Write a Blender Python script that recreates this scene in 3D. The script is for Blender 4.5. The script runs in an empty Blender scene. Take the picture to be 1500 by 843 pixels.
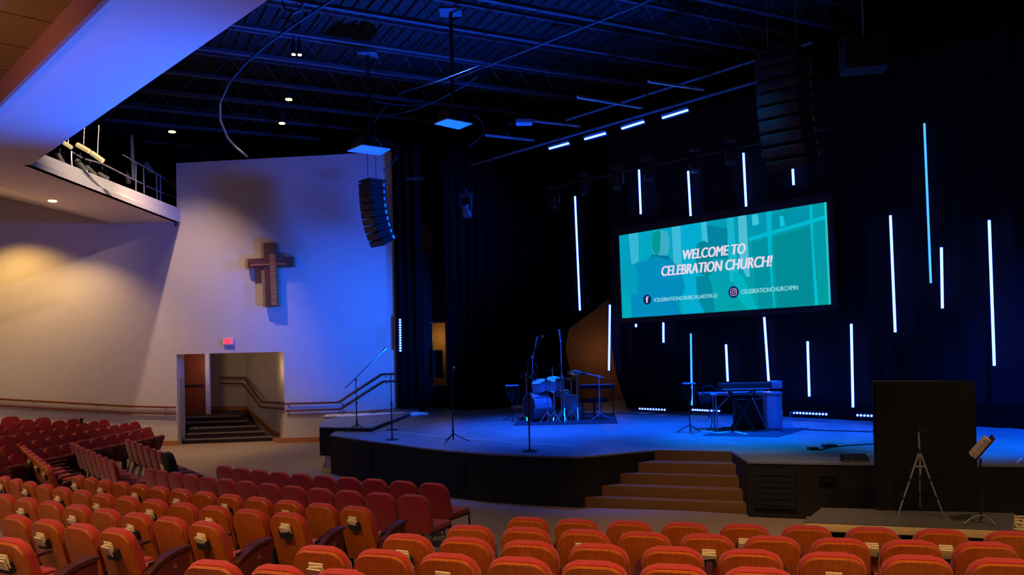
import bpy, bmesh, math, random
import numpy as np
from mathutils import Vector, Matrix
random.seed(7)
R = math.radians
SC = bpy.context.scene
COL = SC.collection
# ------------------------------------------------------------------ camera
F = 1200.0
EZ = 2.9
PITCH, ROLL = R(1.1), R(-1.45)
CY = 482.0                      # row of the optical axis (vertical shift lens)
CM = Matrix.Rotation(math.pi/2 + PITCH, 3, 'X') @ Matrix.Rotation(ROLL, 3, 'Z')
cam_d = bpy.data.cameras.new('camera'); cam = bpy.data.objects.new('camera', cam_d); COL.objects.link(cam)
cam.matrix_world = Matrix.Translation((0, 0, EZ)) @ CM.to_4x4()
cam_d.sensor_width = 36; cam_d.lens = 36*F/1500; cam_d.shift_y = (CY-421.5)/1500
cam_d.clip_end = 200; cam_d.clip_start = 0.05
SC.camera = cam
def ray(px, py): return CM @ Vector(((px-750)/F, -(py-CY)/F, -1))
def S(px, py, z=None, Y=None, pl=None):
    """world point seen at a photo position, on a height z, a depth Y or a plane (point, normal)"""
    d = ray(px, py)
    if z is not None: t = (z-EZ)/d.z
    elif Y is not None: t = Y/d.y
    else: t = (pl[0]-Vector((0, 0, EZ))).dot(pl[1])/d.dot(pl[1])
    return Vector((0, 0, EZ)) + d*t
# ------------------------------------------------------------------ materials
def lin(c): return tuple(((x/255)/12.92 if x/255 <= .04045 else ((x/255+.055)/1.055)**2.4) for x in c)
def mat(name, c, rough=.6, metal=0, noise=0, nscale=20, bump=0, stretch=(1, 1, 1), emit=None, es=1, sheen=0, c2=None, spec=.5):
    m = bpy.data.materials.new(name); m.use_nodes = True
    n, l = m.node_tree.nodes, m.node_tree.links
    b = n['Principled BSDF']; c = lin(c)
    b.inputs['Base Color'].default_value = (*c, 1); b.inputs['Roughness'].default_value = rough
    b.inputs['Metallic'].default_value = metal; b.inputs['Specular IOR Level'].default_value = spec
    if sheen: b.inputs['Sheen Weight'].default_value = sheen
    if noise or bump or c2:
        tc = n.new('ShaderNodeTexCoord'); mp = n.new('ShaderNodeMapping'); mp.inputs['Scale'].default_value = stretch
        nz = n.new('ShaderNodeTexNoise'); nz.inputs['Scale'].default_value = nscale; nz.inputs['Detail'].default_value = 5
        l.new(tc.outputs['Object'], mp.inputs[0]); l.new(mp.outputs[0], nz.inputs['Vector'])
        if noise or c2:
            r = n.new('ShaderNodeValToRGB'); r.color_ramp.elements[0].position = .3; r.color_ramp.elements[1].position = .7
            k = lin(c2) if c2 else tuple(x*(1-noise) for x in c)
            r.color_ramp.elements[0].color = (*k, 1)
            r.color_ramp.elements[1].color = (*(tuple(min(1, x*(1+noise)) for x in c) if noise else c), 1)
            l.new(nz.outputs[0], r.inputs[0]); l.new(r.outputs[0], b.inputs['Base Color'])
        if bump:
            bp = n.new('ShaderNodeBump'); bp.inputs['Strength'].default_value = bump; bp.inputs['Distance'].default_value = .01
            l.new(nz.outputs[0], bp.inputs['Height']); l.new(bp.outputs[0], b.inputs['Normal'])
    if emit:
        b.inputs['Emission Color'].default_value = (*emit, 1); b.inputs['Emission Strength'].default_value = es
    return m
M = dict(
 plaster=mat('painted plaster', (205, 196, 186), .85, noise=.03, nscale=3),
 soffit=mat('soffit plaster', (205, 196, 188), .9, noise=.02, nscale=2),
 tile=mat('ceiling tile', (150, 118, 84), .95, noise=.08, nscale=30),
 tilegrid=mat('ceiling grid line', (70, 50, 38), .9),
 trimwood=mat('stained trim wood', (112, 44, 24), .45, noise=.2, nscale=8, stretch=(1, 1, 12)),
 base=mat('oak baseboard', (176, 112, 58), .5, noise=.15, nscale=10),
 carpet=mat('house carpet', (136, 118, 100), .97, noise=.12, nscale=90, bump=.4),
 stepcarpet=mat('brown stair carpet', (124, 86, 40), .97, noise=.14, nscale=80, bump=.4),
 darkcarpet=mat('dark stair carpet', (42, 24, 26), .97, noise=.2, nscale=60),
 nosing=mat('stair nosing', (120, 110, 98), .8),
 stage=mat('stage deck', (122, 122, 124), .5, noise=.16, nscale=1.6, bump=.05),
 stageside=mat('black stage skirt', (23, 20, 15), .85, noise=.1, nscale=5),
 blackfab=mat('black velour', (10, 10, 12), .98, spec=.1),
 backdrop=mat('backdrop velour', (27, 27, 34), .98, spec=.1),
 blackpaint=mat('matte black paint', (20, 20, 22), .8),
 void=mat('black painted ceiling', (15, 16, 18), .95),
 joist=mat('dark painted steel', (66, 70, 78), .6),
 blackmetal=mat('black metal', (24, 24, 27), .5),
 chrome=mat('chrome', (200, 200, 205), .18, metal=1),
 alu=mat('brushed aluminium', (190, 188, 192), .38, metal=.7),
 grey=mat('grey plastic', (120, 122, 126), .5),
 redfab=mat('red seat fabric', (176, 38, 24), .92, noise=.12, nscale=150, bump=.2, sheen=.25),
 redchair=mat('crimson chair fabric', (150, 20, 26), .92, noise=.12, nscale=150, bump=.2, sheen=.25),
 seatwood=mat('laminated seat back wood', (176, 84, 16), .45, noise=.2, nscale=14, stretch=(5, 1, .35)),
 armwood=mat('dark arm wood', (74, 30, 24), .4, noise=.2, nscale=12),
 panel=mat('maroon end panel fabric', (96, 18, 22), .9, noise=.1, nscale=80),
 paper=mat('cream booklet paper', (236, 214, 170), .8, noise=.1, nscale=60, stretch=(1, 1, 8)),
 plate=mat('number plate', (140, 70, 66), .5),
 doorwood=mat('brown door veneer', (128, 58, 26), .45, noise=.2, nscale=6, stretch=(4, 4, .4)),
 tan=mat('tan backstage wall', (150, 104, 62), .9, noise=.05, nscale=3),
 crosswood=mat('weathered cross wood', (112, 62, 44), .7, noise=.45, nscale=9, stretch=(3, 3, .8), c2=(58, 34, 44)),
 crosswood2=mat('pale reclaimed wood', (176, 116, 66), .7, noise=.3, nscale=16, stretch=(1, 1, 3)),
 crimson=mat('crimson seat fabric', (140, 14, 18), .92, noise=.12, nscale=150, bump=.2),
 crossedge=mat('pale cross side wood', (168, 140, 96), .7, noise=.12, nscale=9),
 platwood=mat('plywood edge', (226, 188, 122), .7, noise=.18, nscale=5, stretch=(.6, .6, 30)),
 platdeck=mat('grey platform deck', (88, 80, 70), .8, noise=.1, nscale=12),
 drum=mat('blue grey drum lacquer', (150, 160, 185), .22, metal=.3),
 skin=mat('drum head', (215, 215, 220), .5),
 brass=mat('brass cymbal', (190, 160, 100), .25, metal=1),
 white=mat('white plastic', (225, 225, 225), .5),
 cable=mat('cable rubber', (20, 22, 28), .7),
 navy=mat('dark blue disc', (12, 30, 90), .6, emit=(.003, .012, .09), es=1),
 warmlamp=mat('warm lamp lens', (255, 230, 180), .5, emit=(1, .83, .42), es=2.5),
 warmtube=mat('warm fluorescent tube', (230, 210, 150), .5, emit=(1, .78, .38), es=.45),
 tube=mat('blue led tube', (210, 225, 255), .5, emit=(.30, .50, 2.4), es=2.4),
 tubec=mat('cyan led tube', (150, 225, 255), .5, emit=(.045, .32, 1.15), es=1.9),
 tubed=mat('dim violet led tube', (120, 120, 255), .5, emit=(.09, .10, 1.4), es=.8),
 dot=mat('led dot', (200, 220, 255), .5, emit=(.24, .44, 2.2), es=3),
 exitred=mat('exit sign red', (240, 50, 70), .5, emit=(1, .03, .06), es=1.1),
 exitbox=mat('exit sign housing', (225, 200, 205), .5),
)
# ------------------------------------------------------------------ mesh helpers
def build(name, bm, m, parent=None, smooth=35):
    me = bpy.data.meshes.new(name); bm.normal_update(); bm.to_mesh(me); bm.free()
    me.materials.append(m if not isinstance(m, str) else M[m])
    if smooth:
        for p in me.polygons: p.use_smooth = True
        me.set_sharp_from_angle(angle=R(smooth))
    o = bpy.data.objects.new(name, me); COL.objects.link(o)
    if parent: o.parent = parent
    return o
def empty(name, loc=(0, 0, 0), rz=0):
    o = bpy.data.objects.new(name, None); o.empty_display_size = .1; COL.objects.link(o)
    o.location = loc; o.rotation_euler = (0, 0, rz); return o
def tag(o, label, cat, group=None, kind=None):
    o['label'] = label; o['category'] = cat
    if group: o['group'] = group
    if kind: o['kind'] = kind
    return o
def struct(o): o['kind'] = 'structure'; return o
def nb(): return bmesh.new()
def box(bm, c, s, rot=None, bev=0):
    g = bmesh.ops.create_cube(bm, size=1)['verts']
    T = Matrix.Translation(c) @ (rot.to_4x4() if rot else Matrix.Identity(4)) @ Matrix.Diagonal((*s, 1))
    bmesh.ops.transform(bm, matrix=T, verts=g)
    if bev:
        ed = list({e for v in g for e in v.link_edges})
        bmesh.ops.bevel(bm, geom=ed, offset=bev, segments=3, affect='EDGES', profile=.6)
    return bm
def cyl(bm, a, b, r, r2=None, n=12, cap=True):
    a, b = Vector(a), Vector(b); d = b-a
    g = bmesh.ops.create_cone(bm, cap_ends=cap, segments=n, radius1=r, radius2=r if r2 is None else r2, depth=d.length)['verts']
    q = d.to_track_quat('Z', 'Y').to_matrix().to_4x4()
    bmesh.ops.transform(bm, matrix=Matrix.Translation((a+b)/2) @ q, verts=g); return bm
def tube(bm, pts, r, n=8):
    pts = [Vector(p) for p in pts]; rings = []
    for i, p in enumerate(pts):
        t = (pts[min(i+1, len(pts)-1)]-pts[max(i-1, 0)]).normalized()
        u = t.cross(Vector((0, 0, 1)));  u = u.normalized() if u.length > .05 else Vector((1, 0, 0)); w = t.cross(u).normalized()
        rings.append([bm.verts.new(p+u*math.cos(2*math.pi*k/n)*r+w*math.sin(2*math.pi*k/n)*r) for k in range(n)])
    for a, b in zip(rings, rings[1:]):
        for k in range(n): bm.faces.new((a[k], a[(k+1) % n], b[(k+1) % n], b[k]))
    bm.faces.new(rings[0][::-1]); bm.faces.new(rings[-1]); return bm
def sph(bm, c, r, s=(1, 1, 1), n=12):
    g = bmesh.ops.create_uvsphere(bm, u_segments=n, v_segments=max(6, n//2), radius=r)['verts']
    bmesh.ops.transform(bm, matrix=Matrix.Translation(c) @ Matrix.Diagonal((*s, 1)), verts=g); return bm
def prism(bm, pts, d, bev=0, seg=2):
    """closed outline of 3D points pushed along the vector d"""
    a = [bm.verts.new(p) for p in pts]; d = Vector(d)
    b = [bm.verts.new(Vector(p)+d) for p in pts]
    n = len(a); f = [bm.faces.new(a), bm.faces.new(b[::-1])]
    for i in range(n): f.append(bm.faces.new((a[i], b[i], b[(i+1) % n], a[(i+1) % n])))
    if bev:
        ed = [e for e in f[0].edges] + [e for e in f[1].edges]
        bmesh.ops.bevel(bm, geom=ed, offset=bev, segments=seg, affect='EDGES', profile=.6)
    bmesh.ops.recalc_face_normals(bm, faces=bm.faces); return bm
def poly(bm, pts): bm.faces.new([bm.verts.new(p) for p in pts]); return bm
def bez(a, b, c, n=10):
    a, b, c = Vector(a), Vector(b), Vector(c)
    return [a*(1-t)**2 + b*2*t*(1-t) + c*t*t for t in [i/n for i in range(n+1)]]
def sag(a, b, s, n=14):
    a, b = Vector(a), Vector(b)
    return [a.lerp(b, i/n) - Vector((0, 0, s*4*(i/n)*(1-i/n))) for i in range(n+1)]
def copy_tree(o, parent=None):
    c = o.copy(); COL.objects.link(c); c.parent = parent
    for ch in list(o.children): copy_tree(ch, c)
    return c
ORD = ['first', 'second', 'third', 'fourth', 'fifth', 'sixth', 'seventh', 'eighth', 'ninth', 'tenth', 'eleventh', 'twelfth', 'thirteenth', 'fourteenth', 'fifteenth']
# ------------------------------------------------------------------ lamps
def lamp(kind, name, loc, col, W, target=None, ang=60, blend=.5, size=.05, spread=None):
    d = bpy.data.lights.new(name, kind); d.color = col; d.energy = W
    if kind == 'SPOT': d.spot_size = R(ang); d.spot_blend = blend; d.shadow_soft_size = size
    elif kind == 'AREA': d.size = size
    else: d.shadow_soft_size = size
    o = bpy.data.objects.new(name, d); COL.objects.link(o); o.location = loc
    if target is not None: o.rotation_euler = (Vector(target)-Vector(loc)).to_track_quat('-Z', 'Y').to_euler()
    return o
# ================================================================== SHELL
SZ = 7.0                                  # soffit height
WY = 25.7                                 # plane of the far side wall
STZ = 0.9                                 # stage height
HZ = 11.3                                 # black ceiling
E1 = Vector((-10.35, WY, SZ)); E2 = S(45, 242, z=SZ); E3 = S(392, 0, z=SZ)
dE = (E3-E2).normalized(); E4 = E3 + dE*7
O1 = S(0, 150, z=SZ); O2 = S(150, 0, z=SZ); dO = (O2-O1).normalized()
OA, OB = O1 - dO*9, O2 + dO*9
# soffit ring (flat plaster underside) with a slope up at far left
bm = nb()
def slab(bm, pts, up=.12): prism(bm, pts, (0, 0, up))
slab(bm, [E1, E2, Vector((-12.0, 14.5, SZ)), Vector((-12.3, WY, SZ))])
slab(bm, [E2, E3, E4, OB, O2, O1, Vector((-12.0, 14.5, SZ))])
prism(bm, [Vector((-12.3, WY, SZ)), Vector((-12.0, 14.5, SZ)), Vector((-17.5, 18, SZ+1.35)), Vector((-17.5, WY, SZ+1.35))], (0, 0, .12))
slab(bm, [Vector((-12.0, 14.5, SZ)), O1, OA, Vector((-17.5, 18, SZ+1.35))])
struct(build('ceiling_soffit', bm, 'soffit', smooth=0))
nrm = Vector((-dO.y, dO.x, 0)); nrm = nrm if nrm.dot(Vector((-1, -1, 0))) > 0 else -nrm
bm = nb(); L0, L1 = OA - nrm*.02, OB - nrm*.02
prism(bm, [L0-Vector((0,0,.06)), L1-Vector((0,0,.06)), L1+nrm*.06-Vector((0,0,.06)), L0+nrm*.06-Vector((0,0,.06))], (0, 0, .42))  # lip added below the band to keep blue light off the tiles
struct(build('trim_1', bm, mat('ceiling trim', (170, 110, 96), .8), smooth=0))
bm = nb(); q = nrm*.04
z4 = Vector((0, 0, .30))
prism(bm, [OA+q+z4, OB+q+z4, OB+nrm*14+z4, OA+nrm*14+z4], (0, 0, .1))
struct(build('ceiling_tiles', bm, 'tile', smooth=0))
bm = nb()
for k in range(1, 14):
    a = OA+nrm*(.04+.61*2*k*.5)+z4; b = OB+nrm*(.04+.61*2*k*.5)+z4
    if k % 2 == 0: prism(bm, [a, b, b+nrm*.012, a+nrm*.012], (0, 0, -.006))
for k in range(24):
    a = OA + dO*(1.22*k) + q + z4; b = a + nrm*13
    prism(bm, [a, b, b+dO*.012, a+dO*.012], (0, 0, -.006))
struct(build('trim_2', bm, 'tilegrid', smooth=0))
# plaster upstand (fascia) over the soffit edge
bm = nb()
E2b = S(68, 228, z=SZ+.43)
prism(bm, [E1, E2, E2b+Vector((0, -.35, .0)), Vector((E1.x, WY, SZ+.44))], (-.15, -.02, 0))
struct(build('trim_fascia', bm, 'soffit', smooth=0))
bm = nb()
pt = [E2, E3, E4]; nn = Vector((dE.y, -dE.x, 0)); nn = nn if nn.dot(Vector((-1, -1, 0))) > 0 else -nn
prism(bm, [E2+nn*.05+Vector((0, 0, .125)), E4+nn*.05+Vector((0, 0, .125)), E4+nn*.05+Vector((0, 0, .7)), E2+nn*.05+Vector((0, 0, .7))], nn*.15)
struct(build('trim_upstand', bm, 'blackpaint', smooth=0))
# far side wall with the stair opening
xo0, xo1, zo = S(259, 560, Y=WY).x, S(417, 580, Y=WY).x, S(340, 517.5, Y=WY).z
xr = S(577, 420, Y=WY).x
bm = nb()
def wbox(x0, x1, z0, z1, y0=WY, t=.6): box(bm, ((x0+x1)/2, y0+t/2, (z0+z1)/2), (x1-x0, t, z1-z0))
wbox(-18, xo0, -.1, 7.0); prism(bm, [(-18, WY, 7.0), (-12.25, WY, 7.0), (-12.25, WY, 7.04), (-18, WY, 8.58)], (0, .6, 0))
prism(bm, [(xo0-.02, WY, 6.98), (-10.2, WY, 6.98), (-10.2, WY, 8.9), (xo0-.02, WY, 8.9)] if False else [(-12.25, WY, 7.0), (-10.5, WY, 7.0), (-10.5, WY, 7.1), (-12.25, WY, 7.1)], (0, .6, 0))
prism(bm, [(xo0, WY, zo), (xr, WY, zo), (xr, WY, 9.08), (-10.45, WY, 8.88), (-10.45, WY, 6.9), (xo0, WY, 6.9)], (0, .6, 0))
wbox(xo1, xr, -.1, zo)
wall_side = struct(build('wall_side', bm, 'plaster', smooth=0))
# baseboards and double hand rails along it
bm = nb(); box(bm, ((-18+xo0)/2, WY-.012, .075), (18+xo0, .025, .16)); box(bm, ((xo1-5.2)/2-.2, WY-.012, .075), (-5.4-xo1+.5, .025, .16))
struct(build('baseboard_side', bm, 'base', smooth=0))
rx = [xo0-.02, -12.0, -15.6, -18]
rzs = [[1.20, 1.00], [1.27, 1.07], [1.56, 1.36], [1.78, 1.58]]
hr = empty('handrail', (-12.5, WY, 0)); tag(hr, 'double brown wooden handrail along the pale left wall', 'handrail')
for k in (0, 1):
    bm = nb(); tube(bm, [(x+12.5, -.07, z[k]) for x, z in zip(rx, rzs)], .03); build('rail', bm, 'trimwood', hr)
    bm = nb()
    for x, z in [(-10.9, 1.22-.2*k), (-13.0, 1.35-.2*k), (-15, 1.51-.2*k)]: tube(bm, [(x+12.5, 0, z-.06), (x+12.5, -.05, z-.06), (x+12.5, -.07, z)], .012, 6)
    build('bracket', bm, 'trimwood', hr)
hr = empty('handrail', (-6, WY, 0)); tag(hr, 'double brown handrail rising along blue lit wall to the stage', 'handrail')
for k, rail in enumerate(([(418, 592), (497, 590), (560, 549), (578, 548.5)], [(418, 602.5), (499, 600), (562, 559.5), (580, 559)])):
    bm = nb(); tube(bm, [S(x, y, Y=WY-.08)-Vector((-6, WY, 0)) for x, y in rail], .032); build('rail', bm, 'trimwood', hr)
    bm = nb()
    for i in (0, 1, 2):
        a = S(*rail[i], Y=WY-.08)-Vector((-6.1, WY, .03)); tube(bm, [a, a+Vector((0, .03, -.06)), a+Vector((0, .08, -.06))], .012, 6)
    build('bracket', bm, 'trimwood', hr)
# stair recess
zL = .75
P0 = Vector((xo1, WY+.6, 0)); P1 = Vector((-8.15, 28.0, 0)); P2 = Vector((-9.75, 29.9, 0)); P3 = Vector((-13.5, 30.2, 0))
bm = nb()
for a, b in ((Vector((xo1, WY+.3, 0)), P1), (P1, P2), (P2, P3), (P3, Vector((-13.5, WY+.6, 0)))):
    n_ = Vector((b.y-a.y, -(b.x-a.x), 0)).normalized()*.1
    n_ = n_ if n_.dot(Vector((1, 1, 0))) > 0 else -n_
    if abs(a.x-b.x) < .01: n_ = Vector((-.1, 0, 0))
    prism(bm, [a, b, b+n_, a+n_], (0, 0, 3.2))
struct(build('wall_recess', bm, 'plaster', smooth=0))
bm = nb(); box(bm, (-10.4, 28.3, zo+.25), (6.6, 4.2, .3)); struct(build('ceiling_recess', bm, 'plaster', smooth=0))
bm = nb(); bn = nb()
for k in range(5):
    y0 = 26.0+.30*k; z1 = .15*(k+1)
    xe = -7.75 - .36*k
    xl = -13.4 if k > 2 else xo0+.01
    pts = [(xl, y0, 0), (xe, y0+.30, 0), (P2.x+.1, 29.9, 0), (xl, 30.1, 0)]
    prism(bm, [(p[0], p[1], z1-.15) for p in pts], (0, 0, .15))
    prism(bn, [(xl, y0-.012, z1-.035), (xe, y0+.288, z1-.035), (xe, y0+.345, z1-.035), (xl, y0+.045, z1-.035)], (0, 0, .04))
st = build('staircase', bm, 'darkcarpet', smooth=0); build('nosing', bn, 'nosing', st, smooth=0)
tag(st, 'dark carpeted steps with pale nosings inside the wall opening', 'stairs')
bm = nb()   # landing door
d1 = S(272, 600, Y=28.6).x; d2 = S(303, 600, Y=28.6).x
dr = build('door_1', box(nb(), ((d1+d2)/2-.25, 28.6, zL+1.08), (d2-d1+.5, .05, 2.14), bev=.004), 'doorwood'); struct(dr)
build('push_bar', box(nb(), ((d1+d2)/2-.2, 28.55, zL+1.0), (d2-d1+.2, .05, .07), bev=.01), 'blackmetal', dr)
struct(build('trim_3', box(nb(), (d2+.06, 28.6, zL+1.1), (.14, .12, 2.3)), 'plaster', smooth=0))
bm = nb(); prism(bm, [(P2.x-.0, P2.y-.12, zL), (P1.x-.09, P1.y-.05, .0), (P1.x-.09, P1.y-.05, .17), (P2.x-.0, P2.y-.12, zL+.17)], (.02, .03, 0))
prism(bm, [(P1.x-.05, P1.y-.05, 0), (xo1-.06, WY+.6, 0), (xo1-.06, WY+.6, .16), (P1.x-.05, P1.y-.05, .16)], (.02, .02, 0))
prism(bm, [(P2.x, P2.y-.1, zL), (-12, 30.0, zL), (-12, 30.0, zL+.16), (P2.x, P2.y-.1, zL+.16)], (0, -.02, 0))
struct(build('baseboard_recess', bm, 'base', smooth=0))
hr = empty('handrail', P1); tag(hr, 'double brown handrail descending inside the dark stair recess', 'handrail')
for k, rail in enumerate(([(322, 553.5, 29.7), (358, 553.5, 29.6), (383, 589.5, 28.0), (403, 590, 27.7), (416, 590.5, 26.3)], [(323, 561.8, 29.7), (355, 562, 29.6), (382, 597, 28.0), (402, 598, 27.7), (417, 599, 26.3)])):
    bm = nb(); tube(bm, [S(x, y, Y=Y)-P1 for x, y, Y in rail], .032); build('rail', bm, 'trimwood', hr)
# jamb hardware
tag(build('door_closer', box(nb(), (xo0+.06, WY+.25, 1.15), (.1, .05, 1.9), bev=.01), 'grey'), 'narrow door edge with lock plate at left side of stair opening', 'door edge')
# exit sign
ex = S(335, 500.5, Y=WY-.05)
sg = build('exit_sign', box(nb(), ex, (.34, .09, .22), bev=.012), 'exitbox'); tag(sg, 'small red lit EXIT sign above the stair opening', 'sign')
def text_mesh(name, s, width, height, m, parent=None, bold=.0, shear=0, font=None):
    cu = bpy.data.curves.new(name, 'FONT'); cu.body = s; cu.size = 1; cu.offset = 0; cu.shear = shear; cu.extrude = .002
    o = bpy.data.objects.new(name, cu); COL.objects.link(o)
    dg = bpy.context.evaluated_depsgraph_get(); me = bpy.data.meshes.new_from_object(o.evaluated_get(dg))
    bpy.data.objects.remove(o)
    co = np.array([v.co[:] for v in me.vertices]); mn, mx = co.min(0), co.max(0)
    for v in me.vertices:
        v.co.x = (v.co.x-mn[0])/(mx[0]-mn[0])*width - width/2
        v.co.y = (v.co.y-mn[1])/(mx[1]-mn[1])*height - height/2
    if bold:
        b3 = bmesh.new()
        for k in (-1, -.33, .33, 1):
            me.transform(Matrix.Translation((k*.045*height, 0, 0))); b3.from_mesh(me); me.transform(Matrix.Translation((-k*.045*height, 0, 0)))
        b3.to_mesh(me); b3.free()
    me.materials.clear(); me.materials.append(M[m] if isinstance(m, str) else m)
    o = bpy.data.objects.new(name, me); COL.objects.link(o)
    if parent: o.parent = parent
    return o
t = text_mesh('lettering', 'EXIT', .26, .14, 'exitred', sg, bold=.02); t.location = ex+Vector((0, -.05, 0)); t.rotation_euler = (R(90), 0, 0)
t.data.transform(Matrix.Scale(1, 4))
# hidden outer shell: dark walls around the black stage house, walls behind the camera
bm = nb()
box(bm, (22, 8, 5.2), (.3, 60, 12.8)); box(bm, (2, 34, 5.2), (44, .3, 12.8)); box(bm, (-18.15, 30, 5.2), (.3, 9, 12.8))
struct(build('wall_stagehouse', bm, 'void', smooth=0))
bm = nb(); box(bm, (-18.15, 9, 4.6), (.3, 33.5, 9.6)); box(bm, (2, -7, 4.6), (40, .3, 9.6)); struct(build('wall_house', bm, 'plaster', smooth=0))
bm = nb(); box(bm, (2, 13.5, HZ+.1), (41, 41, .2)); struct(build('ceiling', bm, 'void', smooth=0))
# ------------------------------------------------------------------ stage
fr = [(467, 640), (483, 637.6), (505, 641), (532, 645), (575, 650.5), (615, 656), (654.7, 660.3), (716, 665), (777.3, 667.6), (820, 669), (848, 669.7)]
front = [S(x, y, z=STZ) for x, y in fr[1:]]
sL = S(958.7, 659.9, z=STZ); sR = S(1071.8, 662.2, z=STZ); fR = S(1095, 676.7, z=STZ)
right = [S(1150, 677.9, z=STZ), S(1285, 680, z=STZ), S(1433, 681.3, z=STZ), S(1500, 682, z=STZ)]
right.append(right[-1]+Vector((4, -.2, 0))); right.append(right[-1]+Vector((6, 3, 0)))
outer = front + [sL, sR, fR] + right + [Vector((19, 31, STZ)), Vector((-4.6, 31, STZ)), Vector((-4.6, 26.2, STZ))]
bm = nb(); prism(bm, [p-Vector((0, 0, .03)) for p in outer], (0, 0, .03)); struct(build('floor_stage', bm, 'stage', smooth=0))
def inset(p, k=.012): c = Vector((5, 22, p.z)); return p + (c-p).normalized()*k
bm = nb(); lo = [inset(Vector((p.x, p.y, -.05))) for p in outer]; prism(bm, lo, (0, 0, STZ-.03+.05)); struct(build('wall_stage_front', bm, 'stageside', smooth=30))
# access hatches in the skirt, each a framed black grille
def on_front(px, py0, py1, w, nm_label):
    # place on the skirt at the pixel column px
    best = None
    pts = front + [sL, sR, fR] + right
    for a, b in zip(pts, pts[1:]):
        n_ = Vector((-(b.y-a.y), b.x-a.x, 0)).normalized(); d = ray(px, (py0+py1)/2)
        p = S(px, (py0+py1)/2, pl=(a, n_)); tt = (p-a).dot(b-a)/(b-a).length_squared
        if 0 <= tt <= 1 and p.z < STZ: best = (p, a, b, n_, d.y)
    p, a, b, n_, _ = best
    if n_.y > 0: n_ = -n_
    rz = math.atan2((b-a).y, (b-a).x)
    h = (py1-py0)/F*p.y; wd = w/F*p.y
    o = build('floor_vent', box(nb(), (0, 0, 0), (wd, .03, h), bev=.005), 'blackpaint'); o.location = p+n_*.015; o.rotation_euler = (0, 0, rz)
    bm = nb()
    for i in range(6): box(bm, (0, -.02, h*(-.38+.15*i)), (wd*.85, .012, h*.05))
    build('louvre', bm, 'blackpaint', o, smooth=0); tag(o, nm_label, 'vent')
on_front(540, 658, 690, 17, 'dark rectangular hatch in the stage front, nearest its left corner')
on_front(670, 672, 712, 30, 'large dark hatch in the curved stage front below the straight mic stand')
on_front(706, 677, 690, 12, 'small square vent in the stage front beside the large hatch')
on_front(1135, 688, 745, 58, 'wide dark hatch in the stage front right of the carpeted steps')
on_front(1212, 695, 708, 25, 'small black vent in the stage front behind the low platform')
# front steps of the stage
step = empty('stage_steps', (S(1000, 750, z=0).x, S(1000, 750, z=0).y, 0)); o0 = step.location.copy()
lv = [((935, 678), (1078, 681), .72), ((908.5, 694), (1083.5, 699), .54), ((881.7, 711.7), (1089, 718.7), .36), ((855, 729), (1094.5, 738.5), .18)]
for i, (a, b, z) in enumerate(lv):
    A, B = S(*a, z=z), S(*b, z=z); dd = (B-A).normalized(); back = Vector((-dd.y, dd.x, 0))
    A2, B2 = Vector((sL.x, sL.y, z)), Vector((sR.x, sR.y, z))
    if i: A2, B2 = prevA, prevB
    prevA, prevB = A.copy(), B.copy()
    A2 = Vector((A2.x, A2.y, z)); B2 = Vector((B2.x, B2.y, z))
    bm = nb(); prism(bm, [p-o0-Vector((0, 0, z)) for p in (A, B, B2+back*.02, A2+back*.02)], (0, 0, z), bev=.012)
    build('step', bm, 'stepcarpet', step)
tag(step, 'brown carpeted steps set into the black stage front', 'steps')
bm = nb(); up = Vector((0, 0, .19)); dn = Vector((0, 0, -.19)); fo = Vector((0, -.015, 0))
prism(bm, [sL+dn+fo, sR+dn+fo, sR+fo+Vector((0,0,.004)), sL+fo+Vector((0,0,.004))], (0, .014, 0)); struct(build('trim_4', bm, 'stepcarpet', smooth=0))
# raised side platform at the left of the stage
zt = 1.0
q0, q1 = S(467.6, 626, z=zt), S(543.6, 627, z=zt)
arc = bez(q0, S(468, 610, z=zt), S(545, 606.5, z=zt)+Vector((0, .0, 0)), 10)
pl = [q1, q0] + arc[1:] + [Vector((-3.6, 25.55, zt)), Vector((-2.9, 25.2, zt))]
bm = nb(); prism(bm, [Vector((p.x, min(p.y, 25.6), zt-.03)) for p in pl], (0, 0, .03)); struct(build('floor_side_platform', bm, 'stage', smooth=0))
bm = nb(); prism(bm, [Vector((p.x, min(p.y, 25.6)+.01, .3)) for p in pl], (0, 0, zt-.03-.3)); struct(build('wall_side_platform', bm, 'blackpaint', smooth=30))
bm = nb(); c_ = Vector((q1.x+.3, q1.y+1.2, 0))
prism(bm, [Vector((c_.x+(p.x-c_.x)*.93, c_.y+(min(p.y, 25.6)-c_.y)*.93, -.05)) for p in pl], (0, 0, .36)); struct(build('trim_5', bm, 'plaster', smooth=30))
bm = nb()
rnd = random.Random(3)
pA, pB = S(484, 611, z=zt), S(622, 607, z=STZ)
for i in range(46):
    t_ = i/45; p = pA.lerp(pB, t_); p.y = min(p.y-.12, 25.3); sph(bm, (p.x, p.y-.1*rnd.random(), p.z+.02), .10+.05*rnd.random(), (1.3, .8, .5), 8)
tag(build('crumpled_cloth', bm, 'white'), 'long strip of white crumpled cloth lying at foot of the blue wall', 'cloth')
# pale tape line on the deck
bm = nb(); tp = [S(x, y, z=STZ+.002) for x, y in ((560, 632), (620, 638), (700, 645), (770, 651), (850, 655))]
for a, b in zip(tp, tp[1:]): prism(bm, [a, b, b+Vector((.02, .16, 0)), a+Vector((.02, .16, 0))], (0, 0, .002))
tag(build('floor_seam', bm, mat('pale deck strip', (165, 160, 155), .5), smooth=0), 'pale curved strip running across the left of the stage deck', 'floor strip')
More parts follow.
